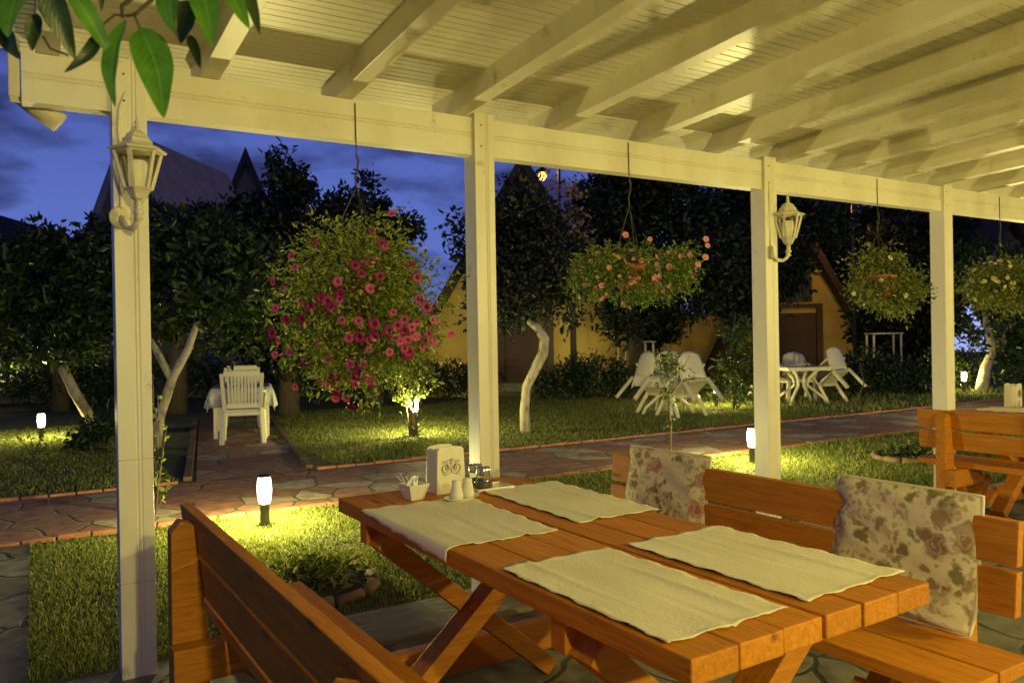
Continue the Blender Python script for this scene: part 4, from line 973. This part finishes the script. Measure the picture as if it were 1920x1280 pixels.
for f in (.02, .38, .82, .985): MB().box(f*L-.17, f*L+.17, -.08, -.002, 0, 2.2).build('pillar', M['yellow'], gwt, bevel=.01)

for px, d, w_ in ((845, 19.9, 34), (1085, 20.2, 24), (1310, 24.3, 7), (1600, 23.6, 8), (20, 17.2, 26)):  # unseen lamps added to brighten the cottage and garden walls
    p = gnd(px, d); lamp('wall_fill_light', (p.x, p.y, 1.0), w_, (1, .80, .25), .08)
# ------------------------------------------------------------------ street lamps behind the trees
def street_lamp(label, px, py, d, watts):
    p = atd(px, py, d); t = thing('street_lamp', label, 'street lamp', (p.x, p.y, 0), VR)
    MB().tube([(.55, 0, 0), (.55, 0, p.z+.5), (.4, 0, p.z+.62), (.12, 0, p.z+.42)], .05, 10).build('pole', M['dark'], t, smooth=True)
    MB().lathe([(.04, .42), (.1, .36), (.26, .24), (.27, .22)], 16, (0, 0, p.z-.1)).build('shade', M['dark'], t, smooth=True)
    MB().lathe([(.03, -.14), (.11, -.08), (.14, .02), (.10, .1), (.03, .13)], 16, (0, 0, p.z)).build('bulb', M['orangebulb'], t, smooth=True)
    l = lamp('sodium_glow', (0, 0, p.z), watts, (1, .45, .08), .1); l.parent = t
street_lamp('glowing orange street lamp above the ochre cottage gable', 1017, 331, 26, 90)
street_lamp('orange street lamp half hidden in leaves right of the lantern', 1563, 402, 22.6, 90)

# ------------------------------------------------------------------ trees
def P(px, py, d, base):
    return atd(px, py, d)-base
def blob(px, py, d, base, rx, rz):        # crown lobe seen at a pixel; radii in pixels
    q = P(px, py, d, base); k = d/FPX; return (q.x, q.y, q.z, rx*k, rx*k*.9, rz*k)
b = at(185, 812); d = 11.5
tree('citrus_tree', 'citrus tree with a leaning white trunk at the left edge', b,
     [([(0, 0, 0), P(140, 735, d, b), P(118, 690, d, b), P(105, 640, d, b), P(80, 560, d, b)], [.085, .075, .065, .05, .02]), ([P(118, 690, d, b), P(70, 610, d, b), P(40, 540, d, b)], [.05, .035, .015])],
     [blob(60, 520, d, b, 90, 80), blob(150, 590, d, b, 75, 70), blob(20, 610, d, b, 60, 70), blob(120, 640, d, b, 75, 45), blob(180, 500, d, b, 60, 60), blob(90, 460, d, b, 60, 40)], 5600, .12, M['lleaf'], M['limewash'], 31, 9, .22)
b = at(292, 838); d = 10.7
tree('citrus_tree', 'citrus tree with a forked white trunk behind the leftmost post', b,
     [([(0, 0, 0), P(300, 780, d, b), P(325, 705, d, b), P(352, 655, d, b), P(366, 615, d+.15, b), P(380, 575, d+.6, b), P(390, 540, d+1, b)], [.075, .065, .06, .055, .045, .03, .015]), ([P(322, 712, d, b), P(295, 660, d, b), P(277, 632, d+.1, b), P(250, 590, d+.9, b)], [.05, .045, .04, .02])],
     [blob(300, 540, d+1., b, 110, 90), blob(420, 560, d+1., b, 100, 95), blob(370, 460, d+1., b, 100, 70), blob(220, 470, d+1., b, 90, 70), blob(460, 630, d+1., b, 70, 50), blob(290, 600, d+1., b, 90, 45), blob(480, 500, d+1., b, 70, 70), blob(290, 420, d+1., b, 60, 40), blob(385, 570, d+.1, b, 60, 38), blob(285, 590, d+.1, b, 55, 34), blob(440, 560, d+.2, b, 50, 50)], 9000, .12, M['lleaf'], M['limewash'], 32, 9, .22)
b = at(985, 810); d = 11.7
tree('citrus_tree', 'dark leafy tree with a curved white trunk behind the second post', b,
     [([(0, 0, 0), P(983, 770, d, b), P(987, 725, d, b), P(1002, 695, d, b), P(1018, 662, d, b), P(1021, 635, d, b), P(1008, 614, d, b), P(985, 598, d+.3, b), P(975, 570, d+.7, b)], [.08, .07, .068, .075, .08, .075, .06, .04, .02])],
     [blob(960, 500, d+.5, b, 80, 85), blob(1030, 480, d+.5, b, 70, 85), blob(915, 480, d+.5, b, 50, 70), blob(970, 400, d+.5, b, 65, 55), blob(925, 580, d+.5, b, 45, 40), blob(1060, 560, d+.5, b, 40, 45), blob(862, 440, d+.3, b, 20, 35), blob(975, 570, d, b, 50, 34)], 8500, .10, M['dleaf'], M['limewash'], 33, 9, .2)
b = at(1840, 735); d = 17.9
tree('citrus_tree', 'leafy tree with a pale slanting trunk by the blue lit window', b,
     [([(0, 0, 0), P(1848, 690, d, b), P(1862, 655, d, b), P(1850, 610, d, b), P(1845, 560, d, b)], [.14, .11, .09, .08, .05]), ([P(1862, 655, d, b), P(1890, 620, d, b), P(1905, 560, d, b)], [.07, .05, .03])],
     [blob(1850, 500, d, b, 70, 60), blob(1900, 540, d, b, 60, 60), blob(1790, 520, d, b, 45, 50), blob(1900, 650, d, b, 40, 40), blob(1930, 600, d, b, 50, 60), blob(1830, 600, d, b, 40, 50), blob(1870, 570, d, b, 50, 30)], 5200, .14, M['lleaf'], M['limewash'], 34, 9, .28)
bgt = 'dark trees behind the garden'
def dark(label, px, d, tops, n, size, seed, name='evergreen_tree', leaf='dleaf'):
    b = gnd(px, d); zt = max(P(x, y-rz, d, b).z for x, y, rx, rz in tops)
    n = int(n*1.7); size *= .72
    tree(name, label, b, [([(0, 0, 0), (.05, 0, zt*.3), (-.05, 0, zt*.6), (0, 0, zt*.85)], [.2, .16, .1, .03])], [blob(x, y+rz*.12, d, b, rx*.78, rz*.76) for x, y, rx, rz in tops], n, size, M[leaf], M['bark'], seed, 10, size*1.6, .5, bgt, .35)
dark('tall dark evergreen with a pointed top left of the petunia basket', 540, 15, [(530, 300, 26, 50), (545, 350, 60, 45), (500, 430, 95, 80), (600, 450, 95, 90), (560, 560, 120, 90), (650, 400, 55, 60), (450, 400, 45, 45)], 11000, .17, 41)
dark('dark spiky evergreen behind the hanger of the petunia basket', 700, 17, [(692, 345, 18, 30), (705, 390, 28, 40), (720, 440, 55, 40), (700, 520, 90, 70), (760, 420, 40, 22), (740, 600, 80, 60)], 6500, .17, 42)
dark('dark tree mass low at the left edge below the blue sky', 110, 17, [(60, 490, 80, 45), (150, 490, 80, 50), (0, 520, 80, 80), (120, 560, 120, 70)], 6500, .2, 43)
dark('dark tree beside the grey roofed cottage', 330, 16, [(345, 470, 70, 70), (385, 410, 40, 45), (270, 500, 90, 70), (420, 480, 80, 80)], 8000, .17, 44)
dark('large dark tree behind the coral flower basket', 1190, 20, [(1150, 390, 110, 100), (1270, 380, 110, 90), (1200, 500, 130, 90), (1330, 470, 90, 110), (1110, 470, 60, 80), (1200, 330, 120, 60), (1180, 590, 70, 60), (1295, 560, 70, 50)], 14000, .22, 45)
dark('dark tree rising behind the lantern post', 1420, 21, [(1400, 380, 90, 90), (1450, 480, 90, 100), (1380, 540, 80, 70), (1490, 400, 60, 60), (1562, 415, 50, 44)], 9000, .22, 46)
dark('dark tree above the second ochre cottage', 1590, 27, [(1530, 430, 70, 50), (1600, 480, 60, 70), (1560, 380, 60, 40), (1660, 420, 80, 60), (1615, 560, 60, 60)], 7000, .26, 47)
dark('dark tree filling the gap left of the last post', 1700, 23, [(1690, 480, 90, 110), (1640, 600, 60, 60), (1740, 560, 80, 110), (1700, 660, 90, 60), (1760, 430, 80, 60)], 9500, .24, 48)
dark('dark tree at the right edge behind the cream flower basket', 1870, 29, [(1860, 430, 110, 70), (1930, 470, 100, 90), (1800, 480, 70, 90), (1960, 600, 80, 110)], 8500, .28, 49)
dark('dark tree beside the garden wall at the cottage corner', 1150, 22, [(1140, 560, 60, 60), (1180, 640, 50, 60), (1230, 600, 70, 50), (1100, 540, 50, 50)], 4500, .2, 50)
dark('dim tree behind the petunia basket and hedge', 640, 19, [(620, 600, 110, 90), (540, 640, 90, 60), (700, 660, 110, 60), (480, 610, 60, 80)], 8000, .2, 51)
# blossoming climber lit by the street lamp
b = gnd(1075, 19); tree('blossom_tree', 'blossoming tree lit orange by the street lamp beside the cottage gable', b, [([(0, 0, 0), (0, 0, 2), (.1, 0, P(1075, 420, 19, b).z)], [.09, .07, .02])], [blob(1060, 395, 19, b, 38, 40), blob(1085, 440, 19, b, 30, 40), blob(1050, 350, 19, b, 24, 20)], 420, .09, M['bougain'], M['bark'], 61, 7, .25, .8)

# hedges and shrubs
def bush(name, label, px, d, lobes, n, size, leaf, seed, cat='shrub', group=None, asp=.5, stems=4):
    b = gnd(px, d); t = thing(name, label, cat, b, 0, group); rr = random.Random(seed); mb = MB()
    lb = [blob(x, y, d, b, rx, rz) for x, y, rx, rz in lobes]
    for k in range(stems):
        q = rr.choice(lb); mb.tube([(rr.uniform(-.06, .06), rr.uniform(-.06, .06), 0), (q[0]*.5, q[1]*.5, q[2]*.55), (q[0], q[1], q[2])], [.018, .012, .005], 6)
    mb.build('stem', M['bark'], t)
    V, F = crown(lb, n, size, seed, 8, size*1.6, asp, .3); V[:, 2] = np.maximum(V[:, 2], .01); npmesh('foliage', V, F, leaf, t); return t
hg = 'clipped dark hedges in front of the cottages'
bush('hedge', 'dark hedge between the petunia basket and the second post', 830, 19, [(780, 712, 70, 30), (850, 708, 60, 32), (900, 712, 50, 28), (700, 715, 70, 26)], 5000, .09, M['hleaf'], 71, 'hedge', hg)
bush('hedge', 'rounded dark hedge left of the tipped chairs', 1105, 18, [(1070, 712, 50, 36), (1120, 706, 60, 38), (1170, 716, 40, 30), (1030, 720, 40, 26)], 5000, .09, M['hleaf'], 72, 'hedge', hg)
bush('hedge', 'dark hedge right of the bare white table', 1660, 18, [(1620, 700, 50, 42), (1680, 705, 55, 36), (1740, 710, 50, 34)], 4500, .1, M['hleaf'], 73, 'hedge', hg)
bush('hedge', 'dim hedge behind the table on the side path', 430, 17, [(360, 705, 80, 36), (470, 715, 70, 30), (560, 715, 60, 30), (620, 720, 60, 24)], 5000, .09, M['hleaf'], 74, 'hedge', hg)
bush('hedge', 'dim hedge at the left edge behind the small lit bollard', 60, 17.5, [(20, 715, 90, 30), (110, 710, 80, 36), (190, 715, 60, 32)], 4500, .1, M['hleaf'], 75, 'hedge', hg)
bush('leafy_shrub', 'upright leafy shrub lit from below beside the tipped chairs', 1380, 14.8, [(1385, 625, 26, 26), (1390, 680, 40, 34), (1370, 715, 38, 26), (1405, 730, 24, 22)], 1100, .11, M['sleaf'], 76)
bush('leafy_shrub', 'yellow leaved shrub lit by the bollard under the petunia basket', 772, 11.5, [(775, 690, 34, 26), (745, 705, 24, 20), (800, 710, 26, 20), (770, 740, 30, 14)], 1000, .06, M['vleaf'], 77)
bush('leafy_shrub', 'low bush at the foot of the leaning white trunk', 185, 10.5, [(175, 815, 40, 22), (200, 800, 30, 26), (150, 825, 24, 14)], 900, .08, M['hleaf'], 78)
bush('leafy_shrub', 'shrub under the blue lit window at right', 1790, 19, [(1770, 690, 40, 36), (1825, 680, 40, 40), (1900, 700, 50, 30)], 2400, .1, M['sleaf'], 79)
bush('leafy_shrub', 'dim broad leaved shrub behind the cloth covered table', 545, 15, [(560, 690, 40, 30), (590, 670, 30, 30)], 700, .13, M['hleaf'], 80)
# sapling
b = at(1257, 850); d = (b-CAM).dot(CF)
bl = [blob(1255, 680, d, b, 26, 26), blob(1275, 700, d, b, 22, 22), blob(1240, 705, d, b, 18, 20), blob(1260, 735, d, b, 14, 26), blob(1256, 790, d, b, 6, 30)]
tree('sapling', 'thin young sapling in front of the tipped chairs', b, [([(0, 0, 0), P(1258, 800, d, b), P(1254, 740, d, b), P(1262, 680, d, b), P(1258, 640, d, b)], [.012, .010, .008, .006, .003]), ([P(1256, 745, d, b), P(1235, 700, d, b), P(1222, 650, d, b)], [.006, .004, .002]), ([P(1256, 730, d, b), P(1280, 690, d, b), P(1300, 655, d, b)], [.006, .004, .002])], bl, 420, .055, M['sleaf'], M['bark'], 81, 5, .06, .4, None, .1, 'sapling')
b = at(1592, 775); d = (b-CAM).dot(CF)
mb = MB(); tr_ = thing('garden_stake', 'thin bare stem standing in the grass right of the bare table', 'stake', b); mb.tube([(0, 0, 0), P(1620, 720, d, b)-Vector((.3, .1, 0))*0, P(1612, 680, d, b)], [.012, .01, .006], 6); mb.build('stem', M['bark'], tr_)
# rose twigs and thin weeds
def twigs(name, label, px, py, tips, leaf, seed, n=60, size=.05, r=.006):
    b = at(px, py); d = (b-CAM).dot(CF); t = thing(name, label, 'plant', b); mb = MB(); rr = random.Random(seed); LP = []
    for (x, y) in tips:
        e_ = P(x, y, d, b); m_ = e_*.5+Vector((rr.uniform(-.04, .04), rr.uniform(-.04, .04), .03)); mb.tube([(0, 0, 0), m_, e_], [r, r*.8, r*.5], 6)
        for k in range(n//len(tips)):
            f = rr.uniform(.35, 1.03); LP.append((Vector((0, 0, 0)).lerp(m_, f*2) if f < .5 else m_.lerp(e_, f*2-1)))
    mb.build('stem', M['bark'], t); rng = np.random.default_rng(seed)
    Pn = np.array([tuple(q) for q in LP]); V, F = leafcloud(Pn, rng.normal(size=(len(Pn), 3))+np.array([0, 0, .3]), size, rng, .55); npmesh('leaves', V, F, leaf, t)
twigs('rose_bush', 'bare rose twigs around the bollard below the petunia basket', 776, 818, [(752, 772), (764, 790), (800, 780), (790, 765), (812, 795), (770, 760)], M['sleaf'], 82, 40, .04, .009)
twigs('climbing_plant', 'thin climbing plant with small leaves beside the leftmost post', 292, 965, [(300, 880), (312, 800), (296, 740), (318, 905), (286, 700), (305, 850)], M['vleaf'], 83, 90, .045, .004)
twigs('weed', 'thin dark stems in the lawn by the far left bollard', 62, 860, [(50, 800), (30, 815), (78, 810), (95, 830)], M['sleaf'], 84, 24, .05, .006)
